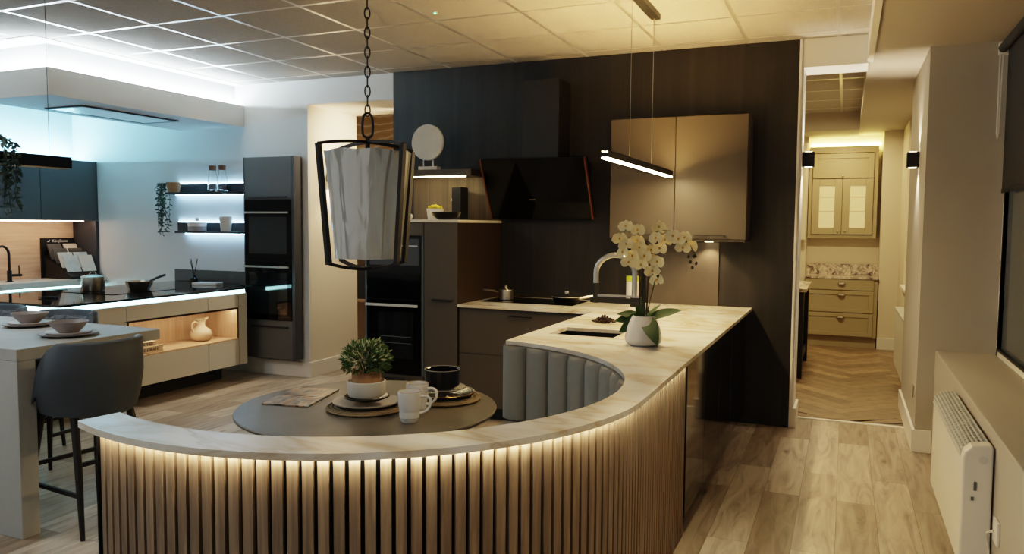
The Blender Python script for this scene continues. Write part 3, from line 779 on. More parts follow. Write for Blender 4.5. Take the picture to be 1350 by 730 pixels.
book(4.56, 4.83, -5.46, -5.27, .4115, .462, 'CELEBRATE', 'lower and larger cream book of the stack in the island niche')
book(4.58, 4.78, -5.44, -5.29, .4625, .500, 'GATHER', 'upper and smaller cream book of the stack in the island niche')
tag(G().tube([(-5.36+.03*math.cos(a), 4.66+.04*math.sin(a), .514+.008*math.sin(2*a)) for a in [2*PI*k/16 for k in range(16)]], .012, 8, closed=True).build('knot_ornament', M['mauve'], smooth=True), 'small grey knot ornament on top of the book stack', 'ornament')

# things on the island
tag(G().box(-6.22, -5.60, 4.62, 5.30, .8852, .889).build('induction_hob', M['blackglass'], bevel=.001), 'black glass induction hob on the island under the pot and pan', 'hob')
px, py = -6.05, 4.80
t = thing('cooking_pot', 'shiny steel cooking pot with lid on the island hob', 'pot', (px, py, .89))
G().lathe([(.001, 0), (.09, 0), (.093, .004), (.093, .12), (.088, .12), (.001, .119)], px, py, .8895, 28).build('body', M['steel'], t, smooth=True)
G().lathe([(.098, 0), (.098, .006), (.08, .014), (.03, .024), (.001, .026)], px, py, 1.0095, 28).build('lid', M['steel'], t, smooth=True)
G().tube([(px-.02, py-.02, 1.03), (px-.015, py-.01, 1.055), (px+.015, py+.01, 1.055), (px+.02, py+.02, 1.03)], .005, 6).build('lid_handle', M['steel'], t, smooth=True)
for s in (-1, 1): G().tube([(px+s*.06, py+s*.07, .98), (px+s*.085, py+s*.085, .985), (px+s*.1, py+s*.06, .985), (px+s*.075, py+s*.05, .98)], .005, 6).build('side_handle', M['steel'], t, smooth=True)
px, py = -5.86, 5.12
t = thing('saute_pan', 'shallow steel pan with raised dark handle on the island hob', 'pan', (px, py, .89))
G().lathe([(.001, 0), (.085, 0), (.11, .045), (.118, .075), (.112, .075), (.104, .045), (.08, .006), (.001, .006)], px, py, .8895, 28).build('body', M['steel'], t, smooth=True)
G().tube([(px+.02, py+.1, .955), (px+.05, py+.15, .985), (px+.08, py+.22, 1.01)], .011, 8).build('handle', M['graphite'], t, smooth=True)
tag(G().tube([(-5.87, 4.165, .892), (-5.80, 4.2, .8925), (-5.735, 4.235, .892)], [.004, .007, .007], 8).build('black_pen', M['blackmatte'], smooth=True), 'slim black stick lying on the near end of the black island worktop', 'utensil')
t = thing('reed_diffuser', 'small dark reed diffuser on the island beside the slate upstand', 'diffuser', (-6.05, 5.95, .885))
G().lathe([(.001, 0), (.035, 0), (.037, .045), (.018, .06), (.018, .075), (.001, .075)], -6.05, 5.95, .8855, 18).build('bottle', M['blackgloss'], t, smooth=True)
for dx, dy in ((-.045, .01), (.05, .0), (.028, .02), (-.03, -.02)): G().tube([(-6.05, 5.95, .95), (-6.05+dx, 5.95+dy, 1.13)], .0035, 6).build('reed', M['blackmatte'], t)
tag(G().hexa([(-5.87, 5.74, .8855), (-5.62, 5.80, .8855), (-5.65, 5.93, .8855), (-5.9, 5.87, .8855)], [(-5.87, 5.74, .91), (-5.62, 5.80, .91), (-5.65, 5.93, .91), (-5.9, 5.87, .91)]).build('serving_tray', M['white'], bevel=.004), 'small white tray on the island in front of the reed diffuser', 'tray')

# tall oven cabinet on the pier
t = thing('tall_oven_cabinet', 'tall graphite cabinet with two glass ovens mounted on the white pier', 'oven cabinet', (-5.1, 6.03, .18))
x0, x1, yf = -5.405, -4.80, 5.962
box(x0, x1, yf+.022, BACK-.019, .18, 2.128).build('carcass', M['graphite'], t, bevel=.002)
box(x0, x0+.012, yf, yf+.02, .18, 2.128).build('side_edge', M['graphite'], t); box(x1-.03, x1, yf, yf+.02, .18, 2.128).build('side_edge', M['graphite'], t)
def oven(parent, x0, x1, y, z0, z1, hz, ctrl=.1, name='oven'):
    o = box(x0, x1, y-.006, y+.02, z0, z1).build(name, M['blackglass'], parent, bevel=.002)
    box(x0+.05, x1-.05, y-.0075, y-.006, z0+.06, z1-ctrl-.06).build('window', M['ovenwin'], o)
    h = G().box(x0+.01, x1-.01, y-.045, y-.03, hz-.009, hz+.009); h.box(x0+.03, x0+.045, y-.03, y-.006, hz-.006, hz+.006); h.box(x1-.045, x1-.03, y-.03, y-.006, hz-.006, hz+.006)
    h.build('handle', M['steel'], o, bevel=.002)
    return o
dd = box(x0+.014, x1-.032, yf, yf+.02, 1.72, 2.125).build('door', M['graphite2'], t, bevel=.0015)
box(x0+.08, x1-.08, yf-.022, yf-.002, 1.738, 1.75).build('handle', M['blackmatte'], dd)
oven(t, x0+.014, x1-.032, yf, 1.14, 1.715, 1.595)
oven(t, x0+.014, x1-.032, yf, .56, 1.135, 1.075, .06)
dd = box(x0+.014, x1-.032, yf, yf+.02, .185, .555).build('drawer', M['graphite2'], t, bevel=.0015)
box(x0+.08, x1-.08, yf-.022, yf-.002, .49, .502).build('handle', M['blackmatte'], dd)

# ================================================================ BREAKFAST BAR AND STOOLS
t = thing('breakfast_bar', 'grey concrete slab breakfast bar with waterfall leg', 'table', (-4.6, 2.78, 0))
box(-6.2, -3.50, 2.37, 3.19, .842, .90).build('top', M['concrete'], t, bevel=.003)
box(-6.2, -3.50, 2.37, 2.46, 0, .842).build('leg', M['concrete'], t, bevel=.003)
def stool(name, lb, quilted=True):
    t = thing(name, lb, 'bar stool', (0, 0, 0), 'dark upholstered bar stools')
    # local: sitter faces -X, backrest wraps the +X side
    def shell(r, th, z0f, z1f, a0, a1, n=28):
        g = G(); v = []
        for k in range(n+1):
            a = a0+(a1-a0)*k/n; u = abs(a)/max(abs(a0), abs(a1))
            zb, zt = z0f(u), z1f(u)
            fl = 1.0
            ri = r-th
            row = []
            for (rr, z) in ((ri*.9, zb+.01), (r*.86, zb-.01), (r*.95, zb+.07), (r, (zb+zt)/2), (r*1.0, zt-.012), ((r+ri)/2, zt), (ri, zt-.012), (ri*.97, (zb+zt)/2)):
                row.append(g.bm.verts.new((rr*math.cos(a)*.9, rr*math.sin(a), z)))
            v.append(row)
        m_ = len(v[0])
        for k in range(n):
            for j in range(m_): g.bm.faces.new([v[k][j], v[k+1][j], v[k+1][(j+1) % m_], v[k][(j+1) % m_]])
        g.bm.faces.new(v[0]); g.bm.faces.new(list(reversed(v[-1])))
        return g
    zt = lambda u: .925-.26*max(0, (u-.62)/.38)**2 if u > .62 else .925
    zb = lambda u: .565+.03*u
    shell(.262, .05, zb, zt, -math.radians(96), math.radians(96)).build('backrest', M['leather'], t, smooth=True, angle=70)
    shell(.222, .012, lambda u: .66, lambda u: zt(u)-.03, -math.radians(84), math.radians(84)).build('quilted_lining', M['quilt'], t, smooth=True, angle=70)
    G().prism([(.2*math.cos(a)-.03, .205*math.sin(a)) for a in [2*PI*k/28 for k in range(28)]], .58, .66).build('seat', M['leather'], t, smooth=True, bevel=.02)
    for sx, sy in ((1, -1), (1, 1), (-1, -1), (-1, 1)):
        G().tube([(.13*sx-.02, .14*sy, .585), (.185*sx-.01, .165*sy, .3), (.215*sx, .18*sy, .0)], [.019, .017, .011], 10).build('leg', M['blackmatte'], t, smooth=True)
    f = lambda sx, sy, z: (.13*sx-.02+(.085*sx+.02)*(1-z/.585), .14*sy+.04*sy*(1-z/.585), z)
    G().bar(f(1, -1, .20), f(-1, -1, .20), .014, .02).bar(f(1, 1, .20), f(-1, 1, .20), .014, .02).bar(f(-1, -1, .30), f(-1, 1, .30), .014, .02).bar(f(1, -1, .34), f(1, 1, .34), .014, .02).build('footrest', M['blackmatte'], t)
    return t
s0 = stool('bar_stool', 'charcoal bar stool in front, its smooth back toward the viewer at the bar end')
s0.location = (-3.435, 2.68, 0)
s0.rotation_euler = (0, 0, math.radians(-6))
dup(s0, (-4.56, 3.33, 0), PI/2+.1, 'dark quilted bar stool behind the bar nearer to the lit island niche')
dup(s0, (-5.24, 3.34, 0), PI/2, 'dark quilted bar stool behind the bar at the left picture edge')
def place(x, y, z, where):
    gp = 'stoneware place settings on the bar'
    tag(G().lathe([(.001, 0), (.08, 0), (.135, .012), (.14, .018), (.13, .018), (.08, .008), (.001, .008)], x, y, z+.0005, 36).build('dinner_plate', [M['mauve']], smooth=True), 'large mauve grey dinner plate '+where, 'plate', gp)
    tag(G().lathe([(.001, 0), (.07, 0), (.105, .010), (.108, .016), (.1, .016), (.07, .007), (.001, .007)], x, y, z+.0095, 36).build('side_plate', [M['mauverim']], smooth=True), 'smaller pale side plate between bowl and dinner plate '+where, 'plate', gp)
    tag(G().lathe([(.001, 0), (.045, 0), (.075, .03), (.094, .058), (.09, .058), (.07, .03), (.04, .008), (.001, .008)], x, y, z+.0175, 36).build('bowl', [M['mauve']], smooth=True), 'mauve grey bowl on top of the plates '+where, 'bowl', gp)
place(-4.24, 2.955, .90, 'at the far side of the bar')
place(-3.70, 2.785, .90, 'nearest the front stool')

# hanging beam with plants
t = thing('hanging_beam_light', 'slim black hanging beam over the bar at the left picture edge', 'pendant light', (-4.2, 2.78, 1.79))
G().box(-4.26, -4.14, 2.2, 3.17, 1.80, 1.865).build('beam', M['navy'], t, bevel=.002)
box(-4.25, -4.15, 2.21, 3.16, 1.7965, 1.80).build('wood_underside', M['oakh'], t)
for y in (2.3, 3.075): G().tube([(-4.2, y, 1.865), (-4.2, y, CEIL)], .0018, 6).build('wire', M['graphite'], t)
trailing('hanging_plant', 'trailing plant spilling from the hanging black beam', -4.2, 2.79, 1.867, 1.90, 1.50, .045, 9, None, drop_dx=.085, seed=9)

# ================================================================ DARK KITCHEN ON THE BACK WALL
PB = BACK-.019            # face of the panelling
YF = 5.28                 # front plane of tall and base units
t = thing('oven_tower', 'dark taupe oven tower with two stacked black ovens under white top', 'oven cabinet', (-3.27, 5.7, 0))
G().box(-3.55, -3.012, YF+.022, PB, .07, 1.508).build('carcass', M['taupe'], t)
box(-3.55, -3.012, YF, YF+.02, 1.405, 1.505).build('top_panel', M['taupe'], t, bevel=.0015)
box(-3.55, -3.532, YF, YF+.02, .30, 1.40).build('side_strip', M['grilledark'], t); box(-3.03, -3.012, YF, YF+.02, .30, 1.40).build('side_strip', M['grilledark'], t)
o = box(-3.53, -3.032, YF-.006, YF+.02, .90, 1.40).build('compact_oven', M['blackglass'], t, bevel=.002)
box(-3.50, -3.05, YF-.0075, YF-.006, 1.17, 1.38).build('glass_front', M['ovenwin'], o)
box(-3.5, -3.06, YF-.009, YF-.006, 1.32, 1.328).build('trim', M['steel'], o)
o = box(-3.53, -3.032, YF-.006, YF+.02, .305, .895).build('oven', M['blackglass'], t, bevel=.002)
G().box(-3.52, -3.045, YF-.045, YF-.028, .845, .865).box(-3.49, -3.475, YF-.03, YF-.005, .848, .862).box(-3.09, -3.075, YF-.03, YF-.005, .848, .862).build('handle', M['grille'], o, bevel=.003)
box(-3.42, -3.10, YF-.0075, YF-.006, .43, .80).build('window', M['ovenwin'], o)
G().box(-3.40, -3.12, YF-.009, YF-.0076, .60, .606).box(-3.40, -3.12, YF-.009, YF-.0076, .55, .555).build('rack', M['grilledark'], o)
o = box(-3.55, -3.012, YF, YF+.02, .075, .298).build('drawer', M['taupe'], t, bevel=.0015)
box(-3.36, -3.18, YF-.022, YF-.002, .262, .274).build('handle', M['blackmatte'], o)
box(-3.53, -3.015, YF+.06, PB-.02, 0, .07).build('plinth', M['plinth'], t)
t = thing('pantry_cabinet', 'narrow dark taupe tall cabinet between oven tower and hob worktop', 'cabinet', (-2.86, 5.7, 0))
box(-3.008, -2.732, YF+.022, PB, .07, 1.508).build('carcass', M['taupe'], t)
box(-2.732, -2.715, YF+.002, PB, 0, 1.508).build('side_panel', M['brownside'], t)
o = box(-3.006, -2.718, YF, YF+.02, .075, 1.505).build('door', M['taupe'], t, bevel=.0015)
box(-2.93, -2.755, YF-.022, YF-.002, .905, .917).build('handle', M['blackmatte'], o)
box(-3.005, -2.74, YF+.06, PB-.02, 0, .07).build('plinth', M['plinth'], t)
tag(box(-3.56, -2.705, YF-.006, PB, 1.509, 1.53).build('white_cabinet_top', M['whitetop'], bevel=.002), 'thin white worktop slab on the oven tower and pantry cabinet', 'worktop')
# niche above the tower
tag(box(-3.56, -2.72, PB-.012, PB, 1.531, 1.90).build('niche_back_panel', M['nichewood']), 'brown wood back panel lit below the thick dark wall shelf', 'panel')
t = thing('thick_wall_shelf', 'thick dark wall shelf with LED carrying the pale stone disc', 'shelf', (-3.2, 5.95, 1.90))
box(-3.78, -2.86, 5.80, PB, 1.90, 1.955).build('board', M['taupe'], t, bevel=.002)
box(-3.55, -2.93, 5.83, 5.85, 1.894, 1.90).build('led_strip', M['lednichedark'], t)
t = thing('stone_disc_sculpture', 'round pale stone disc sculpture on a white two rod stand', 'sculpture', (-3.31, 5.87, 1.955))
box(-3.38, -3.20, 5.835, 5.905, 1.9555, 1.985).build('base', M['whitem'], t, bevel=.002)
for x in (-3.345, -3.255): G().cyl(x, 5.87, 1.985, 2.07, .006, seg=10).build('rod', M['steel'], t)
g = G(); n = 48; R = .152
fr_ = [g.bm.verts.new((-3.306+R*math.cos(2*PI*k/n), 5.855, 2.19+R*math.sin(2*PI*k/n))) for k in range(n)]
bk_ = [g.bm.verts.new((-3.306+R*math.cos(2*PI*k/n), 5.885, 2.19+R*math.sin(2*PI*k/n))) for k in range(n)]
g.bm.faces.new(fr_); g.bm.faces.new(list(reversed(bk_)))
for k in range(n): g.bm.faces.new([fr_[k], fr_[(k+1) % n], bk_[(k+1) % n], bk_[k]])
g.build('disc', M['stone'], t, bevel=.005)
rnd = random.Random(3)
t = thing('yellow_flower_pot', 'small white square pot of yellow flowers in the lit niche', 'flower pot', (-3.17, 5.75, 1.53))
G().hexa([(-3.215, 5.71, 1.5305), (-3.125, 5.71, 1.5305), (-3.125, 5.80, 1.5305), (-3.215, 5.80, 1.5305)], [(-3.225, 5.70, 1.625), (-3.115, 5.70, 1.625), (-3.115, 5.81, 1.625), (-3.225, 5.81, 1.625)]).build('pot', M['white'], t, bevel=.004)
g = G()
for k in range(60):
    a = rnd.uniform(0, 2*PI); r = .055*math.sqrt(rnd.random()); g.sphere((-3.17+r*math.cos(a), 5.755+r*math.sin(a), 1.63+rnd.uniform(0, .03)*(1-r/.07)), rnd.uniform(.008, .013), seg=6, rings=4)
g.build('flowers', M['yellow'], t)
tag(G().lathe([(.001, 0), (.06, 0), (.11, .03), (.125, .062), (.118, .062), (.1, .032), (.001, .012)], -2.985, 5.60, 1.5305, 32).build('black_bowl', M['blackcer'], smooth=True), 'wide black bowl on the white top in the lit niche', 'bowl')
tag(G().box(-3.07, -2.985, 5.86, 6.0, 1.5305, 1.81).build('black_box', M['blackmatte'], bevel=.003), 'upright black box standing behind the black bowl in the niche', 'box')
t = thing('wall_socket', 'small wall socket on the lit niche back panel beside the black box', 'socket', (-3.16, 6.06, 1.72))
box(-3.20, -3.12, PB-.02, PB-.0125, 1.68, 1.76).build('plate', M['nichewood'], t, bevel=.002); box(-3.18, -3.14, PB-.022, PB-.0203, 1.70, 1.72).build('rocker', M['beige'], t)
tag(G().sphere((-3.30, 5.55, 1.558), .03, 1, 1, .9).cyl(-3.30, 5.55, 1.5305, 1.54, .02).build('white_ornament', M['white'], smooth=True), 'small round white ornament behind the lantern on the white top', 'ornament')

# hood
t = thing('cooker_hood', 'angled black glass cooker hood with square chimney and copper edges', 'cooker hood', (-2.28, 5.9, 1.53))
box(-2.405, -2.098, 5.80, PB, 2.0, 2.64).build('chimney', M['blackmatte'], t, bevel=.002)
hx0, hx1 = -2.735, -1.862
ty, by_ = 5.715, 5.955; tz, bz = 2.018, 1.545
G().hexa([(hx0, by_, bz), (hx1, by_, bz), (hx1, by_+.1, bz+.02), (hx0, by_+.1, bz+.02)], [(hx0, ty, tz), (hx1, ty, tz), (hx1, ty+.1, tz+.02), (hx0, ty+.1, tz+.02)]).build('glass_panel', M['blackglass'], t, bevel=.003)
for x in (hx0-.012, hx1): G().hexa([(x, by_-.004, bz), (x+.012, by_-.004, bz), (x+.012, by_+.03, bz+.005), (x, by_+.03, bz+.005)], [(x, ty-.004, tz), (x+.012, ty-.004, tz), (x+.012, ty+.03, tz+.005), (x, ty+.03, tz+.005)]).build('copper_edge', M['copper'], t)
G().hexa([(hx0+.05, by_+.08, bz+.05), (hx1-.05, by_+.08, bz+.05), (hx1-.05, PB, bz+.05), (hx0+.05, PB, bz+.05)], [(hx0+.05, ty+.09, tz-.02), (hx1-.05, ty+.09, tz-.02), (hx1-.05, PB, tz-.02), (hx0+.05, PB, tz-.02)]).build('body', M['blackmatte'], t)
yy = lambda z: by_+(ty-by_)*(z-bz)/(tz-bz)-.003
G().poly([(-2.37, yy(1.695), 1.695), (-2.315, yy(1.695), 1.695), (-2.315, yy(1.702), 1.702), (-2.37, yy(1.702), 1.702)]).build('badge', M['steel'], t, recalc=False)

# wall cupboard
t = thing('bronze_wall_cupboard', 'bronze two door wall cupboard on the dark panelling above the worktop', 'wall cabinet', (-1.16, 5.9, 1.40))
box(-1.658, -.657, 5.772, PB, 1.40, 2.293).build('carcass', M['bronzeside'], t, bevel=.002)
for a, b, h0, h1 in ((-1.657, -1.170, -1.40, -1.195), (-1.166, -.658, -1.02, -.80)):
    o = box(a, b, 5.75, 5.77, 1.402, 2.291).build('door', M['bronze'], t, bevel=.0015)
    G().box(h0, h1, 5.722, 5.730, 1.424, 1.434).box(h0, h0+.01, 5.73, 5.75, 1.424, 1.434).box(h1-.01, h1, 5.73, 5.75, 1.424, 1.434).build('handle', M['blacksatin'], o)
box(-1.65, -.665, 5.76, PB-.02, 1.385, 1.399).build('light_rail', M['bronze'], t)
t = thing('cupboard_underlight', 'small warm light fitting under the right end of the bronze wall cupboard', 'light', (-.87, 6.0, 1.38))
G().cyl(-.95, 5.99, 1.378, 1.384, .03).build('lens', M['lamp'], t)
light('cupboard_spot', 'SPOT', (-.95, 5.985, 1.374), 4.5, '#ffd7a0', (math.radians(8), 0, 0), spot_size=math.radians(110), spot_blend=.6, shadow_soft_size=.02)
tag(box(-1.44, -.885, PB-.012, PB, .887, 1.37).build('splashback', M['splash']), 'brown grey stone splashback panel behind the white orchid', 'splashback')

# base units under the hob
def drawer_unit(x0, x1, lb, hx=None):
    t = thing('hob_drawer_unit', lb, 'drawer unit', ((x0+x1)/2, 5.7, 0), 'dark taupe drawer units under the hob')
    box(x0, x1, YF+.042, PB, .10, .862).build('carcass', M['taupe'], t)
    for z0, z1 in ((.105, .508), (.512, .86)):
        o = box(x0+.002, x1-.002, YF+.02, YF+.04, z0, z1).build('drawer', M['taupe'], t, bevel=.0015)
        if hx and z0 > .5: G().box(hx-.09, hx+.09, YF-.008, YF, z1-.05, z1-.04).box(hx-.09, hx-.08, YF, YF+.02, z1-.05, z1-.04).box(hx+.08, hx+.09, YF, YF+.02, z1-.05, z1-.04).build('handle', M['blacksatin'], o)
    box(x0, x1, YF+.1, PB-.05, 0, .098).build('plinth', M['plinth'], t)
drawer_unit(-2.712, -1.642, 'wide dark taupe two drawer unit under the black hob', -2.2)

# ---------------------------------------------------------------- curved marble worktop
OC = (-1.728, 2.645); OR = 1.094; IC = (-1.773, 2.722); IR = 1.019
outer = [(-2.712, 5.272), (-2.712, PB), (-.632, PB)]
outer += [(-.632, 5.2), (-.634, 4.2), (-.637, 3.4)]
o_arc = arc(OC[0], OC[1], OR, 0, -112, 72)
inner_arc = arc(IC[0], IC[1], IR, -109.6, 82.0, 96)
poly = outer + o_arc + inner_arc + [(-1.632, 3.74), (-1.632, 5.272)]
sink = [(-1.52, 4.075), (-1.145, 4.075), (-1.145, 4.39), (-1.52, 4.39)]
t = thing('marble_worktop', 'curved veined marble worktop sweeping from hob round to the slatted bar', 'worktop', (-1.4, 4.0, .8645))
G().prism(poly, .8645, .885, [sink]).build('slab', M['marble'], t, bevel=.004)
def off_path(d, y_end, a_end=-111.0, n=90):
    """points along the outer edge, set in by d: straight run then arc"""
    P = [(-.634-d, y_end+(2.645-y_end)*k/20) for k in range(20)]
    P += [(OC[0]+(OR-d)*math.cos(math.radians(a_end*k/n)), OC[1]+(OR-d)*math.sin(math.radians(a_end*k/n))) for k in range(n+1)]
    return P
led = thing('counter_led_strip', 'warm LED strip glowing under the marble edge above the wooden slats', 'light', (-1.4, 2.6, .857))
P = off_path(.033, 3.70)
g = G()
va = [(g.bm.verts.new((x, y, .8640)), g.bm.verts.new((x, y, .8565))) for x, y in P]
P2 = off_path(.043, 3.70); vb = [(g.bm.verts.new((x, y, .8640)), g.bm.verts.new((x, y, .8565))) for x, y in P2]
for k in range(len(P)-1):
    g.bm.faces.new([va[k][0], va[k+1][0], va[k+1][1], va[k][1]]); g.bm.faces.new([va[k][1], va[k+1][1], vb[k+1][1], vb[k][1]])
g.build('led_strip', M['ledwarm'], led, recalc=False)
# slatted front
sl = thing('slatted_bar_front', 'curved bar front of walnut slats on black felt under the marble', 'bar front', (-1.4, 2.6, 0))
g = G(); Pa = off_path(.062, 3.70); Pb = off_path(.085, 3.70)
for A, B in ((Pa, Pb),):
    v = [[g.bm.verts.new((x, y, z)) for x, y in A] for z in (0, .863)]; w = [[g.bm.verts.new((x, y, z)) for x, y in B] for z in (0, .863)]
    n = len(A)
    for k in range(n-1):
        g.bm.faces.new([v[0][k], v[0][k+1], v[1][k+1], v[1][k]]); g.bm.faces.new([w[0][k+1], w[0][k], w[1][k], w[1][k+1]])
        g.bm.faces.new([v[1][k], v[1][k+1], w[1][k+1], w[1][k]])
    for k in (0, n-1): g.bm.faces.new([v[0][k], v[1][k], w[1][k], w[0][k]])
g.build('felt_backing', M['felt'], sl)
# end cap of the curve
a = math.radians(-111.6); ca, sa = math.cos(a), math.sin(a)
e0 = (OC[0]+(OR-.05)*ca, OC[1]+(OR-.05)*sa); e1 = (OC[0]+(OR-.15)*ca, OC[1]+(OR-.15)*sa); tx, ty_ = sa*.014, -ca*.014
G().prism([e0, e1, (e1[0]+tx, e1[1]+ty_), (e0[0]+tx, e0[1]+ty_)], 0, .863).build('end_cap', M['felt'], sl)
DS = .0295; TH = .022; pitch = .0417; d0 = .045
proto = None; s = .016; Ltot = (3.70-2.645)+math.radians(110.4)*(OR-d0-.011)
while s < Ltot:
    if s < 3.70-2.645: x, y, ang = -.634-d0-.011+.0, 3.70-s, 0.0
    else:
        th = -(s-(3.70-2.645))/(OR-d0-.011); x, y, ang = OC[0]+(OR-d0-.011)*math.cos(th), OC[1]+(OR-d0-.011)*math.sin(th), th
    if proto is None:
        bm_ = G().box(-TH/2, TH/2, -DS/2, DS/2, 0, .8535)
        for v in bm_.bm.verts: v.co += sl.location
        proto = bm_.build('slat', M['slat'], sl); so = proto
    else:
        so = proto.copy(); COL.objects.link(so); so.parent = sl
    so.location = (x-sl.location.x, y-sl.location.y, 0); so.rotation_euler = (0, 0, ang)
    s += pitch
# gloss doors of the peninsula
DX = -.674
cuts = [3.715, 4.245, 4.766, 5.30, 6.075]
wh = ['nearest the slatted front', 'second from the slatted front', 'third from the slatted front', 'beside the dark panelled wall']
for k in range(4):
    a, b = cuts[k], cuts[k+1]
    t = thing('gloss_base_unit', 'smoked gloss peninsula base unit '+wh[k], 'base unit', (-.95, (a+b)/2, 0), 'smoked gloss base units of the peninsula')
    box(-1.12, DX-.021, a+.001, b-.001, .08, .862).build('carcass', M['taupe'], t)
    box(DX-.02, DX, a+.002, b-.002, .085, .835).build('door', M['glossdark'], t, bevel=.0015)
    box(-1.10, DX-.015-.03, a, b, 0, .08).build('plinth', M['plinth'], t)
# inner side of the peninsula
t = thing('peninsula_inner_unit', 'dark taupe sink unit below the undermount sink inside the peninsula', 'base unit', (-1.4, 4.6, 0))
G().box(-1.625, -1.13, 4.42, 5.30, .1, .862).box(-1.625, -1.13, 3.80, 4.05, .1, .862).box(-1.625, -1.54, 4.05, 4.42, .1, .862).build('carcass', M['taupe'], t)
box(-1.646, -1.626, 3.80, 5.30, .1, .86).build('front_panel', M['taupe'], t); box(-1.6, -1.14, 3.85, 5.3, 0, .1).build('plinth', M['plinth'], t)
# sink bowl
t = thing('undermount_sink', 'black undermount sink in the marble worktop beside the orchid', 'sink', (-1.33, 4.23, .66))
g = G(); x0, x1, y0, y1 = -1.53, -1.135, 4.065, 4.40
g.poly([(x0, y0, .67), (x1, y0, .67), (x1, y1, .67), (x0, y1, .67)])
for q in ([(x0, y0), (x1, y0)], [(x1, y0), (x1, y1)], [(x1, y1), (x0, y1)], [(x0, y1), (x0, y0)]): g.poly([(q[0][0], q[0][1], .67), (q[1][0], q[1][1], .67), (q[1][0], q[1][1], .8640), (q[0][0], q[0][1], .8640)])
g.build('basin', M['blackmatte'], t, recalc=False)
G().cyl(-1.33, 4.23, .6705, .675, .04).build('drain', M['steel'], t, smooth=True)

# tap with spring arch
tx0, ty0 = -1.135, 4.60
t = thing('arched_kitchen_tap', 'tall steel arched tap with black body and spray head behind the sink', 'tap', (tx0, ty0, .885))
G().cyl(tx0, ty0, .8855, .892, .03).cyl(tx0, ty0, .892, 1.03, .021).build('body', M['blackmatte'], t, smooth=True)
G().box(tx0-.05, tx0+.02, ty0-.022, ty0+.022, 1.005, 1.06).bar((tx0-.03, ty0, 1.035), (tx0-.285, ty0, 1.04), .022, .034).lathe([(.019, 0), (.024, 0), (.024, .03), (.019, .03), (.019, 0)], tx0-.285, ty0, 1.022, 16).build('docking_arm', M['blackmatte'], t)
G().bar((tx0-.0, ty0, 1.0655), (tx0-.26, ty0, 1.0655), .022, .012).build('arm_trim', M['steel'], t)
pts = [(tx0-.03, ty0, 1.05), (tx0-.03, ty0, 1.20)]
R = .121; cx_ = tx0-.03-R
pts += [(cx_+R*math.cos(a), ty0, 1.20+R*.95*math.sin(a)) for a in [PI*k/18 for k in range(1, 18)]]
pts += [(cx_-R, ty0, 1.20), (cx_-R, ty0, 1.14)]
G().tube(pts, .0165, 14).build('arched_hose', M['steel'], t, smooth=True)
G().cyl(cx_-R, ty0, 1.02, 1.142, .019, .017).build('spray_head', M['blackmatte'], t, smooth=True)
G().tube([(tx0+.02, ty0, .95), (tx0+.06, ty0-.01, .955), (tx0+.06, ty0-.01, .99)], .008, 8).build('lever', M['blackmatte'], t, smooth=True)

# hob, pans
tag(box(-2.655, -1.885, 5.565, 5.99, .8853, .889).build('induction_hob', M['blackglass'], bevel=.001), 'black induction hob in the white edged worktop under the angled hood', 'hob')
px, py = -2.525, 5.77
t = thing('steel_saucepan', 'steel saucepan with long handle and lid on the left of the hob', 'saucepan', (px, py, .889))
G().lathe([(.001, 0), (.056, 0), (.06, .004), (.06, .075), (.001, .074)], px, py, .8895, 28).build('body', M['steel'], t, smooth=True)
G().lathe([(.064, 0), (.062, .008), (.03, .02), (.014, .022), (.014, .04), (.001, .042)], px, py, .9645, 28).build('lid', M['steel'], t, smooth=True)
G().tube([(px-.058, py, .94), (px-.1, py-.01, .957), (px-.19, py-.02, .965)], [.006, .009, .006], 8).build('handle', M['steel'], t, smooth=True)
px, py = -1.985, 5.72
t = thing('frying_pan', 'low black frying pan with glass lid and steel handle on the right of the hob', 'pan', (px, py, .889))
G().lathe([(.001, 0), (.09, 0), (.118, .045), (.122, .05), (.112, .05), (.09, .008), (.001, .006)], px, py, .8895, 32).build('body', M['blacksatin'], t, smooth=True)
G().lathe([(.124, 0), (.124, .006), (.07, .024), (.018, .03), (.018, .045), (.001, .047)], px, py, .940, 28).build('lid', M['chrome'], t, smooth=True)
G().tube([(px+.10, py-.03, .93), (px+.17, py+.0, .945), (px+.25, py+.06, .955)], [.009, .011, .008], 8).build('handle', M['steel'], t, smooth=True)
# beans
rnd = random.Random(5); g = G()
for k in range(170):
    a = rnd.uniform(0, 2*PI); r = .075*math.sqrt(rnd.random()); h = .045*(1-r/.078)
    g.sphere((-1.385+r*math.cos(a), 4.72+r*math.sin(a)*.8, .892+rnd.uniform(0, 1)*h), .0075, rnd.uniform(.8, 1.4), rnd.uniform(.7, 1.2), .7, 6, 4)
ob = g.build('coffee_beans', M['bean'], smooth=True); tag(ob, 'small heap of dark brown beans on the marble behind the sink', 'beans'); stuff(ob)
t = thing('storage_canister', 'white canister with lime green band behind the orchid stems', 'canister', (-1.53, 6.0, .885))
G().cyl(-1.53, 6.0, .8855, 1.06, .055).build('body', M['white'], t, smooth=True, bevel=.004)
G().cyl(-1.53, 6.0, 1.06, 1.10, .056).build('lid', M['lime'], t, smooth=True, bevel=.004)

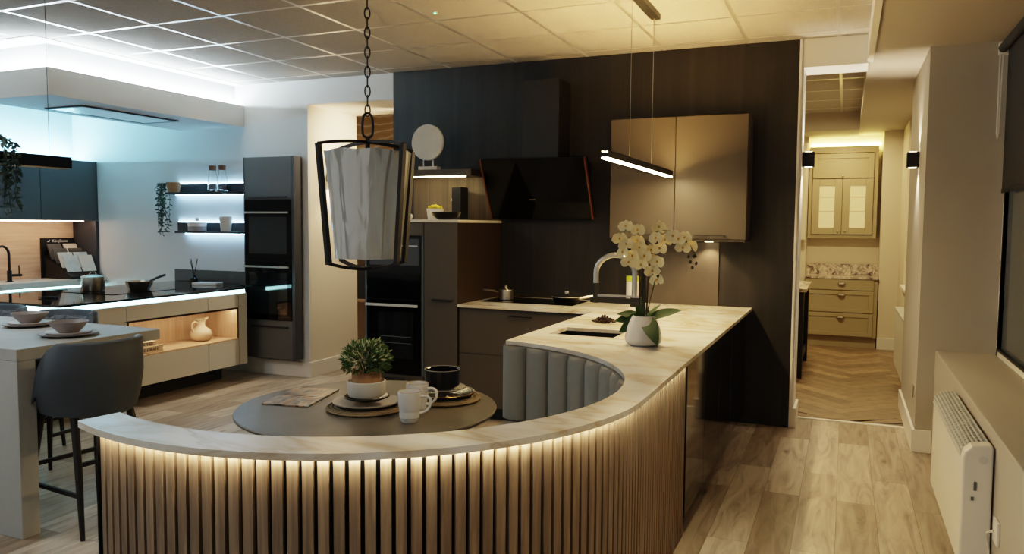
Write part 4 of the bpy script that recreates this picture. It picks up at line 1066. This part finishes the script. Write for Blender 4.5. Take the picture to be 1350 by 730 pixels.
# orchid
ox, oy = -.937, 3.90
t = thing('potted_orchid', 'tall cream orchid in a white tapered pot on the marble worktop', 'orchid', (ox, oy, .885))
G().lathe([(.001, 0), (.066, 0), (.088, .014), (.094, .04), (.086, .085), (.068, .128), (.056, .15), (.05, .15), (.048, .12), (.001, .115)], ox, oy, .8855, 40).build('pot', M['white'], t, smooth=True, angle=60)
for d, L, W_, nr, dr in (((-1, -.1, .12), .15, .065, (.1, -.8, .6), .03), ((-1, .0, .5), .16, .05, (.1, -.75, .65), .05), ((-.95, -.35, .0), .125, .085, (-.1, -.95, .3), .065),
                         ((1, .0, .4), .21, .06, (-.1, -.7, .7), .02), ((.55, -.75, .0), .19, .085, (.4, -.9, .35), .11), ((.8, .4, .8), .12, .035, (-.3, -.5, 1), .0), ((-.2, .5, 1), .13, .03, (0, -1, .3), 0), ((-.35, -.5, .9), .1, .035, (0, -1, .5), 0)):
    G().leaf((ox, oy, 1.015), d, L, W_, nr, dr, .1, 8).build('leaf', M['leaf'], t, smooth=True, recalc=False)
for dx, dy, top in ((-.03, .0, 1.40), (-.012, .012, 1.36), (.006, -.008, 1.38), (.02, .006, 1.34)):
    G().tube([(ox+dx*.6, oy+dy, .99), (ox+dx, oy+dy, top)], .0042, 6).build('cane', M['cane'], t)
spine1 = [(-.955, 3.9, 1.0), (-.965, 3.9, 1.3), (-.99, 3.89, 1.43), (-1.03, 3.88, 1.47), (-1.06, 3.87, 1.42)]
spine2 = [(-.94, 3.9, 1.0), (-.93, 3.9, 1.32), (-.90, 3.89, 1.44), (-.84, 3.88, 1.47), (-.76, 3.87, 1.45), (-.70, 3.86, 1.39), (-.67, 3.86, 1.34)]
spine3 = [(-.93, 3.9, 1.0), (-.90, 3.88, 1.12), (-.875, 3.87, 1.22)]
for sp in (spine1, spine2, spine3): G().ctube(sp, .003, 6).build('flower_stem', M['stem'], t, smooth=True)
rnd = random.Random(11)
fl = [(-1.027, 1.492), (-.965, 1.475), (-1.06, 1.43), (-1.02, 1.40), (-.975, 1.418), (-1.035, 1.36), (-.985, 1.345), (-1.01, 1.31), (-.955, 1.385),
      (-.8645, 1.488), (-.87, 1.435), (-.825, 1.425), (-.90, 1.375), (-.855, 1.38), (-.785, 1.445), (-.755, 1.43), (-.725, 1.44), (-.70, 1.395), (-.735, 1.39),
      (-.94, 1.30), (-.895, 1.325), (-.86, 1.315), (-.885, 1.27), (-.865, 1.225), (-.925, 1.345)]
for k, (fx, fz) in enumerate(fl):
    c = Vector((fx, 3.86+rnd.uniform(-.02, .02), fz)); face = Vector((rnd.uniform(-.5, .3), -1, rnd.uniform(-.35, .25))).normalized()
    up = Vector((rnd.uniform(-.3, .3), 0, 1)); u = face.cross(up).normalized(); w = u.cross(face).normalized()
    g = G()
    for ang, L, W_ in ((90, .028, .030), (0, .034, .044), (180, .034, .044), (215, .028, .024), (325, .028, .024)):
        a = math.radians(ang); d = (u*math.cos(a)+w*math.sin(a)+face*.22)
        g.leaf(c, d, L*1.25, W_*1.22, face, .004, -.12, 5)
    f = g.build('flower', M['petal'], t, smooth=True, recalc=False)
    G().sphere(c+face*.008, .0055, 1, 1, 1.2, 8, 6).build('flower_heart', M['petalheart'], f, smooth=True)
for bx, bz_ in ((-.71, 1.345), (-.683, 1.345), (-.70, 1.318), (-.672, 1.312), (-.69, 1.29), (-.86, 1.245)):
    G().sphere((bx, 3.86, bz_), .008, .9, .9, 1.2, 8, 6).build('bud', M['cane'], t, smooth=True)

# ---------------------------------------------------------------- curved banquette inside the bar
bq = thing('curved_banquette', 'curved grey velvet banquette with upright channels inside the marble bar', 'banquette', (-1.75, 2.7, 0))
step = 8.35; a = 83.0; k = 0
r_o, r_i = 1.04, 1.022
while a > -40:
    a1 = a-step; g = G(); n = 7; prev = None
    for j in range(n+1):
        u = j/n; th = math.radians(a+(a1-a)*u); bulge = .034*(math.sin(PI*u)**.45 if 0 < u < 1 else 0)
        # the wall behind is the bar's own curve, so keep inside it
        rr = min(r_o, 9)
        row = []
        for r_, z in ((rr, .47), (r_i-bulge, .475), (r_i-bulge, .835), (r_i-bulge*.6, .857), (rr, .863)):
            row.append(g.bm.verts.new((IC[0]+r_*math.cos(th), IC[1]+r_*math.sin(th), z)))
        if prev:
            for q in range(len(row)): g.bm.faces.new([prev[q], row[q], row[(q+1) % len(row)], prev[(q+1) % len(row)]])
        else: g.bm.faces.new(list(reversed(row)))
        prev = row
    g.bm.faces.new(prev)
    g.build('channel', M['velvet'], bq, smooth=True, angle=50)
    a = a1
ro, ri = arc(IC[0], IC[1], 1.0, 80, -60, 40), arc(IC[0], IC[1], .62, -60, 80, 40)
G().prism(ro+ri, .36, .465).build('seat_cushion', M['velvet'], bq, smooth=True, bevel=.02)
ro, ri = arc(IC[0], IC[1], 1.0, 80, -60, 40), arc(IC[0], IC[1], .68, -60, 80, 40)
G().prism(ro+ri, 0, .358).build('base', M['taupe'], bq)

# ---------------------------------------------------------------- round table and its setting
TX, TY, TZ = -1.785, 2.675, .745
t = thing('round_table', 'round dark slate dining table inside the curved bar', 'table', (TX, TY, 0))
G().lathe([(.001, 0), (.505, 0), (.525, .012), (.528, .02), (.525, .024), (.001, .024)], TX, TY, TZ-.024, 96).build('tabletop', M['slate'], t, smooth=True)
G().cyl(TX, TY, .02, TZ-.025, .05).build('pedestal', M['blackmatte'], t, smooth=True)
G().cyl(TX, TY, 0, .02, .28).build('base_plate', M['blackmatte'], t, smooth=True)
def woven(x, y, lb):
    g = G()
    for k, r in enumerate((.02, .045, .07, .095, .12, .14, .155)): g.tube([(x+r*math.cos(2*PI*q/48), y+r*math.sin(2*PI*q/48), TZ+.008) for q in range(48)], .0075, 8, closed=True)
    g.cyl(x, y, TZ+.003, TZ+.011, .155, seg=48); tag(g.build('woven_placemat', M['matweave'], smooth=True), lb, 'placemat', 'woven seagrass placemats')
def plate(x, y, z, r, m, lb, name='plate', rim=None):
    t = thing(name, lb, 'plate', (x, y, z))
    G().lathe([(.001, 0), (r*.62, 0), (r, .014), (r*1.0, .018), (r*.95, .018), (r*.6, .006), (.001, .006)], x, y, z, 40).build('body', M[m], t, smooth=True)
    if rim: G().tube([(x+r*.985*math.cos(2*PI*q/48), y+r*.985*math.sin(2*PI*q/48), z+.018) for q in range(48)], .0022, 6, closed=True).build('rim', M[rim], t)
ax, ay = -1.765, 2.632
woven(ax, ay, 'woven seagrass placemat under the leafy shrub pot')
plate(ax, ay, TZ+.0165, .135, 'grey', 'large grey plate on the placemat under the shrub pot')
plate(ax, ay, TZ+.0355, .092, 'blackcer', 'small black plate under the white bowl with the shrub')
tag(G().lathe([(.001, 0), (.07, 0), (.075, .006), (.077, .06), (.073, .062), (.07, .058), (.068, .012), (.001, .012)], ax, ay, TZ+.0545, 36).build('white_bowl', M['whitem'], smooth=True), 'straight sided white bowl holding the leafy shrub pot', 'bowl')
t = thing('potted_shrub', 'leafy green shrub with pale tips in a tan pot, set in the white bowl', 'potted plant', (ax, ay, TZ+.067))
G().lathe([(.001, 0), (.055, 0), (.06, .085), (.054, .085), (.05, .075), (.001, .07)], ax, ay, TZ+.067, 28).build('pot', M['terra'], t, smooth=True)
rnd = random.Random(21); g = G(); gb = G()
cz0 = TZ+.067+.135
for k in range(1500):
    v = Vector((rnd.gauss(0, 1), rnd.gauss(0, 1), rnd.gauss(0, 1))).normalized()
    if v.z < -.62: continue
    rr = rnd.uniform(.72, 1.0)
    p = Vector((ax+v.x*.098*rr, ay+v.y*.098*rr, cz0+v.z*.075*rr))
    d = (v+Vector((rnd.gauss(0, .5), rnd.gauss(0, .5), rnd.gauss(.2, .4)))).normalized()
    (gb if (v.z > .0 and rnd.random() < .3) else g).leaf(p, d, rnd.uniform(.014, .026), rnd.uniform(.006, .010), (rnd.gauss(0, 1), rnd.gauss(0, 1), 1), 0, n=2)
g.build('foliage', M['leaf3'], t, recalc=False); gb.build('pale_tips', M['bud'], t, recalc=False)
g = G()
for k in range(14):
    a_ = 2*PI*k/14; g.tube([(ax, ay, TZ+.13), (ax+.035*math.cos(a_), ay+.035*math.sin(a_), TZ+.19), (ax+.07*math.cos(a_), ay+.07*math.sin(a_), cz0+.02)], .002, 5)
g.build('twigs', M['stem'], t)
bx, by2 = -1.565, 2.915
woven(bx, by2, 'woven seagrass placemat under the black bowl')
plate(bx, by2, TZ+.0165, .135, 'blackcer', 'large black plate with thin gold rim under the black bowl', rim='brass')
plate(bx-.005, by2, TZ+.0375, .1, 'grey', 'smaller grey plate directly under the black bowl')
t = thing('black_bowl', 'straight sided black bowl on stacked plates on the round table', 'bowl', (bx-.005, by2, TZ+.057))
G().lathe([(.001, 0), (.066, 0), (.074, .008), (.077, .072), (.073, .074), (.069, .07), (.066, .012), (.001, .012)], bx-.005, by2, TZ+.0562, 40).build('body', M['blackcer'], t, smooth=True)
G().tube([(bx-.005+.075*math.cos(2*PI*q/48), by2+.075*math.sin(2*PI*q/48), TZ+.131) for q in range(48)], .0016, 6, closed=True).build('rim', M['grey'], t)
def mug(x, y, ha, lb, m='white'):
    t = thing('white_mug', lb, 'mug', (x, y, TZ), 'white speckled mugs')
    G().lathe([(.001, 0), (.028, 0), (.034, .008), (.043, .075), (.044, .118), (.041, .118), (.038, .02), (.001, .01)], x, y, TZ+.0005, 32).build('body', M[m], t, smooth=True)
    c, s_ = math.cos(ha), math.sin(ha)
    G().ctube([(x+c*r_, y+s_*r_, TZ+z) for r_, z in ((.040, .098), (.062, .1), (.078, .09), (.078, .065), (.062, .043), (.036, .034))], .0055, 10).build('handle', M[m], t, smooth=True)
    G().tube([(x+.0425*math.cos(2*PI*q/40), y+.0425*math.sin(2*PI*q/40), TZ+.1185) for q in range(40)], .0013, 6, closed=True).build('rim', M['terra'], t)
mug(-1.495, 2.515, .35, 'white mug standing nearest the marble bar on the round table')
mug(-1.545, 2.66, .2, 'white mug half hidden behind the front mug on the round table')
t = thing('open_magazine', 'open glossy magazine with kitchen photos on the left of the round table', 'magazine', (-2.13, 2.68, TZ))
q = [(-2.193, 2.506), (-1.988, 2.543), (-2.074, 2.874), (-2.28, 2.831)]
m1 = ((q[0][0]+q[3][0])/2, (q[0][1]+q[3][1])/2); m2 = ((q[1][0]+q[2][0])/2, (q[1][1]+q[2][1])/2)
def page(c, name):
    G().hexa([(x, y, TZ+.0008) for x, y in c], [(x, y, TZ+.005) for x, y in c]).build(name, M['mag'], t)
sh = lambda p, f: (p[0]+(m1[0]-p[0])*f, p[1]+(m1[1]-p[1])*f)
page([q[0], q[1], (m2[0]-.0, m2[1]-.003), (m1[0], m1[1]-.003)], 'page'); page([(m1[0], m1[1]+.003), (m2[0], m2[1]+.003), q[2], q[3]], 'page')

# ---------------------------------------------------------------- caged lantern pendant above the table
LX, LY = -1.793, 2.69
t = thing('caged_lantern_pendant', 'black caged pendant lantern with film wrapped grey shade hanging on a chain', 'pendant light', (LX, LY, 1.30))
cr = [math.radians(-110.6+90*k) for k in range(4)]
zt_, zb_ = 1.795, 1.335
def cpt(a, r, z): return (LX+r*math.cos(a), LY+r*math.sin(a), z)
for k in range(4):
    a = cr[k]
    G().bar(cpt(a, .23, zt_+.006), cpt(a, .187, zb_-.004), .024, .016).build('upright', M['blackmatte'], t)
    g = G(); N = 8
    for q in range(N):
        u0, u1 = q/N, (q+1)/N
        f = lambda u: cpt(a, .23*u, 1.822-.022*u**2.2)
        g.bar(f(u0), f(u1+.02 if u1 < 1 else 1), .016, .012)
    g.build('top_arm', M['blackmatte'], t)
    g = G()
    for q in range(N):
        u0, u1 = q/N, (q+1)/N
        f = lambda u: cpt(a, .187*u, 1.308+.027*u**2)
        g.bar(f(u0), f(u1+.02 if u1 < 1 else 1), .016, .012)
    g.build('bottom_arm', M['blackmatte'], t)
G().cyl(LX, LY, 1.77, 1.835, .009).build('stem', M['blackmatte'], t); G().cyl(LX, LY, 1.302, 1.318, .014).build('finial', M['blackmatte'], t)
G().cyl(LX, LY, 1.345, 1.36, .03).build('lamp_holder', M['white'], t)
# shade wrapped in crinkled film
g = G(); n = 72; rows = 18; v = []
rnd = random.Random(8); ph = [rnd.uniform(0, 2*PI) for _ in range(6)]
for j in range(rows+1):
    u = j/rows; z = 1.352+(1.782-1.352)*u; r0 = .131+(.172-.131)*u
    row = []
    for k in range(n):
        a = 2*PI*k/n
        w = .0012*math.sin(9*a+ph[0]+1.4*u)+.0009*math.sin(17*a+ph[1]-3*u)+.0005*math.sin(29*a+ph[2]+6*u)+(.0035*math.sin(13*a+ph[3]+9*u)*max(0, (u-.82)/.18))
        row.append(g.bm.verts.new((LX+(r0+w)*math.cos(a), LY+(r0+w)*math.sin(a), z+(.003*math.sin(7*a+ph[4]) if j == rows else 0))))
    v.append(row)
for j in range(rows):
    for k in range(n): g.bm.faces.new([v[j][k], v[j][(k+1) % n], v[j+1][(k+1) % n], v[j+1][k]])
g.build('wrapped_shade', M['film'], t, smooth=True, angle=180)
# loop and chain
G().ctube([(LX-.0, LY, 1.838), (LX-.016, LY-.011, 1.855), (LX-.015, LY-.010, 1.92), (LX, LY, 1.938), (LX+.015, LY+.010, 1.92), (LX+.016, LY+.011, 1.855), (LX, LY, 1.838)], .005, 8).build('hanging_loop', M['blackmatte'], t, smooth=True)
g = G(); z = 1.925; k = 0
while z < CEIL-.03:
    a = math.radians(34)+(PI/2 if k % 2 else 0); c, s_ = math.cos(a), math.sin(a); L = .046
    g.tube([(LX+c*.0105*math.cos(w), LY+s_*.0105*math.cos(w), z+L/2+(L/2)*math.sin(w)) for w in [2*PI*q/14 for q in range(14)]], .0032, 6, closed=True)
    z += L-.0075; k += 1
g.build('chain', M['blackmatte'], t, smooth=True)
G().cyl(LX, LY, CEIL-.035, CEIL-.0005, .055, .06).build('ceiling_rose', M['blackmatte'], t, smooth=True)

# ---------------------------------------------------------------- linear pendant over the peninsula
PX = -1.17
t = thing('linear_pendant_light', 'slim black linear pendant glowing warm above the marble peninsula', 'pendant light', (PX, 4.75, 1.84))
G().box(PX-.02, PX+.02, 3.94, 5.58, 1.848, 1.876).box(PX-.02, PX-.016, 3.94, 5.58, 1.876, 1.888).box(PX+.016, PX+.02, 3.94, 5.58, 1.876, 1.888).build('bar', M['blackmatte'], t, bevel=.002)
box(PX-.017, PX+.017, 3.945, 5.575, 1.8425, 1.848).build('diffuser', M['ledbar'], t)
box(PX-.014, PX+.014, 3.95, 5.57, 1.8762, 1.879).build('up_diffuser', M['ledbarup'], t)
for y in (4.45, 5.0): G().tube([(PX, y, 1.88), (PX, y, CEIL-.03)], .0016, 6).build('wire', M['steel'], t)
box(PX-.03, PX+.03, 4.3, 5.05, CEIL-.035, CEIL-.0005).build('ceiling_canopy', M['blackmatte'], t, bevel=.002)

# ---------------------------------------------------------------- right side: heater and blind
t = thing('convector_heater', 'white electric convector heater on the low wall under the window', 'heater', (.5, 4.05, .13))
prof = [(.462, .14), (.455, .15), (.455, .585), (.462, .612), (.485, .635), (.548, .645), (.550, .14)]
def extr(prof, y0, y1):
    g = G(); a = [g.bm.verts.new((x, y0, z)) for x, z in prof]; b = [g.bm.verts.new((x, y1, z)) for x, z in prof]; n = len(prof)
    g.bm.faces.new(list(reversed(a))); g.bm.faces.new(b)
    for k in range(n): g.bm.faces.new([a[k], a[(k+1) % n], b[(k+1) % n], b[k]])
    return g
extr([(.463, .14), (.456, .15), (.456, .585), (.466, .600), (.548, .615), (.550, .14)], 3.56, 4.62).build('body', M['heater'], t, bevel=.003)
extr(prof[:-1]+[(.560, .638), (.562, .14)], 3.49, 3.56).build('end_cap', M['heater'], t, bevel=.008)
extr([(.455, .575), (.462, .604), (.483, .628), (.546, .638), (.546, .630), (.485, .62), (.466, .6), (.460, .575)], 3.562, 4.618).build('grille_back', M['grilleback'], t)
g = G()
for k in range(24):
    y = 3.565+k*(1.045/23)
    for a_, b_ in (((.4545, .576), (.4615, .606)), ((.4615, .606), (.483, .630)), ((.483, .630), (.546, .641))): g.bar((a_[0], y, a_[1]), (b_[0], y, b_[1]), .0035)
for x, z in ((.4545, .578), (.458, .59), (.4615, .606), (.472, .619), (.483, .631), (.497, .6335), (.512, .636), (.529, .6385), (.546, .641)): g.bar((x, 3.562, z), (x, 4.618, z), .006)
g.build('grille', M['grille'], t)
G().tube([(.525, 3.485, .585), (.525, 3.495, .585)], .016, 16).build('knob', M['grille'], t, smooth=True)
for nm, x, z in (('switch', .50, .46), ('switch', .492, .42)): box(x-.004, x+.006, 3.486, 3.4895, z, z+.035 if z > .45 else z+.014).build(nm, M['grilledark'], t)
g = G().box(.552, .566, 3.7, 3.74, .2, .6).box(.552, .566, 4.4, 4.44, .2, .6); g.build('wall_bracket', M['cord'], t)
t = thing('heater_socket', 'white wall socket on the low wall behind the convector heater', 'socket', (.56, 3.42, .36))
box(.556, .5665, 3.33, 3.42, .30, .39).build('plate', M['cord'], t, bevel=.002)
G().tube([(.553, 3.38, .345), (.535, 3.40, .33), (.54, 3.44, .30), (.553, 3.46, .24), (.55, 3.45, .16), (.555, 3.47, .05), (.558, 3.60, .02)], .004, 8).build('plug_cable', M['cord'], t, smooth=True)
t = thing('pier_socket', 'small steel socket plate low on the right wall of the doorway', 'socket', (.46, 6.0, .35))
box(.458, .4645, 5.95, 6.03, .33, .41).build('plate', M['steel'], t, bevel=.002); box(.4565, .458, 5.97, 6.01, .35, .39).build('rocker', M['cord'], t)

t = thing('roller_blind', 'dark charcoal roller blind half lowered over the window', 'blind', (.88, 3.0, 1.7))
o = G().tube([(.862, .2, 2.615), (.862, 5.72, 2.615)], .028, 16).build('roller_tube', M['blind'], t, smooth=True)
G().box(.886, .8885, .22, 5.70, 1.74, 2.615).build('fabric', M['blind'], t)
box(.882, .893, .22, 5.70, 1.715, 1.742).build('bottom_bar', M['blacksatin'], t, bevel=.002)
G().tube([(.862, 5.745, 2.62), (.85, 5.75, 2.60), (.85, 5.752, 2.1), (.856, 5.757, 2.06), (.862, 5.762, 2.1), (.868, 5.765, 2.60)], .004, 6).build('chain_cord', M['cord'], t, smooth=True)
box(.84, .904, 5.725, 5.765, 2.58, 2.655).build('bracket', M['cord'], t, bevel=.002)

# ================================================================ LIGHT
w = bpy.data.worlds.new('world'); S.world = w; w.use_nodes = True
bgn = w.node_tree.nodes['Background']; bgn.inputs[0].default_value = lin('#c9c8c4'); bgn.inputs[1].default_value = .30
light('corridor_fill', 'AREA', (-4.6, 8.2, 2.6), 70, '#ffe8ce', shape='DISK', size=.5)  # added fill lamp without a fitting, brightens the space behind the left opening
light('opening_fill', 'SPOT', (-3.9, 6.62, 2.58), 34, '#ffe6c4', (0, math.radians(55), 0), spot_size=math.radians(105), spot_blend=.8, shadow_soft_size=.02)  # added spot with no fixture, brightens the cream reveal
light('right_side_fill', 'SPOT', (.25, 2.0, 2.64), 34, '#ffe2b4', (0, math.radians(22), 0), spot_size=math.radians(95), spot_blend=.9, shadow_soft_size=.12)  # added fill spot for the right slats and floor, no fitting there
light('far_room_fill', 'AREA', (-.4, 8.6, 2.78), 15, '#ffdfa6', shape='DISK', size=.4)  # unseen fill lamp added for the room beyond the right doorway
light('far_cabinet_fill', 'AREA', (-.06, 10.3, 2.6), 3, '#ffdfa6', shape='DISK', size=.2)  # extra unseen fill lamp added in front of the painted cabinets
# dim fill lamps added on the near, unseen side of the showroom
light('near_side_fill', 'AREA', (-1.9, -.2, 2.80), 7, '#eef3f6', shape='SQUARE', size=1.1)
light('near_side_fill', 'AREA', (-4.8, 1.6, 2.80), 14, '#eef0ee', shape='SQUARE', size=.8)

# ================================================================ CAMERA
cd = bpy.data.cameras.new('camera'); cam = bpy.data.objects.new('camera', cd); COL.objects.link(cam)
cd.sensor_width = 36; cd.lens = 36*1025.26/1350; cd.clip_start = .05; cd.clip_end = 60
R = Matrix(((0.91896103, -0.03322935, 0.39294584), (0.39427085, 0.05766594, -0.91718326), (0.00781781, 0.99778277, 0.06609411)))
cam.matrix_world = Matrix.Translation((0, 0, 1.49)) @ R.to_4x4()
S.camera = cam
S.view_settings.view_transform = 'Filmic'
S.view_settings.look = 'Medium High Contrast'
S.view_settings.exposure = 1.65
cy = S.cycles
cy.use_denoising = True
cy.max_bounces = 7; cy.diffuse_bounces = 4; cy.glossy_bounces = 4; cy.transmission_bounces = 6
cy.caustics_reflective = False; cy.caustics_refractive = False
cy.sample_clamp_indirect = 6; cy.use_light_tree = True
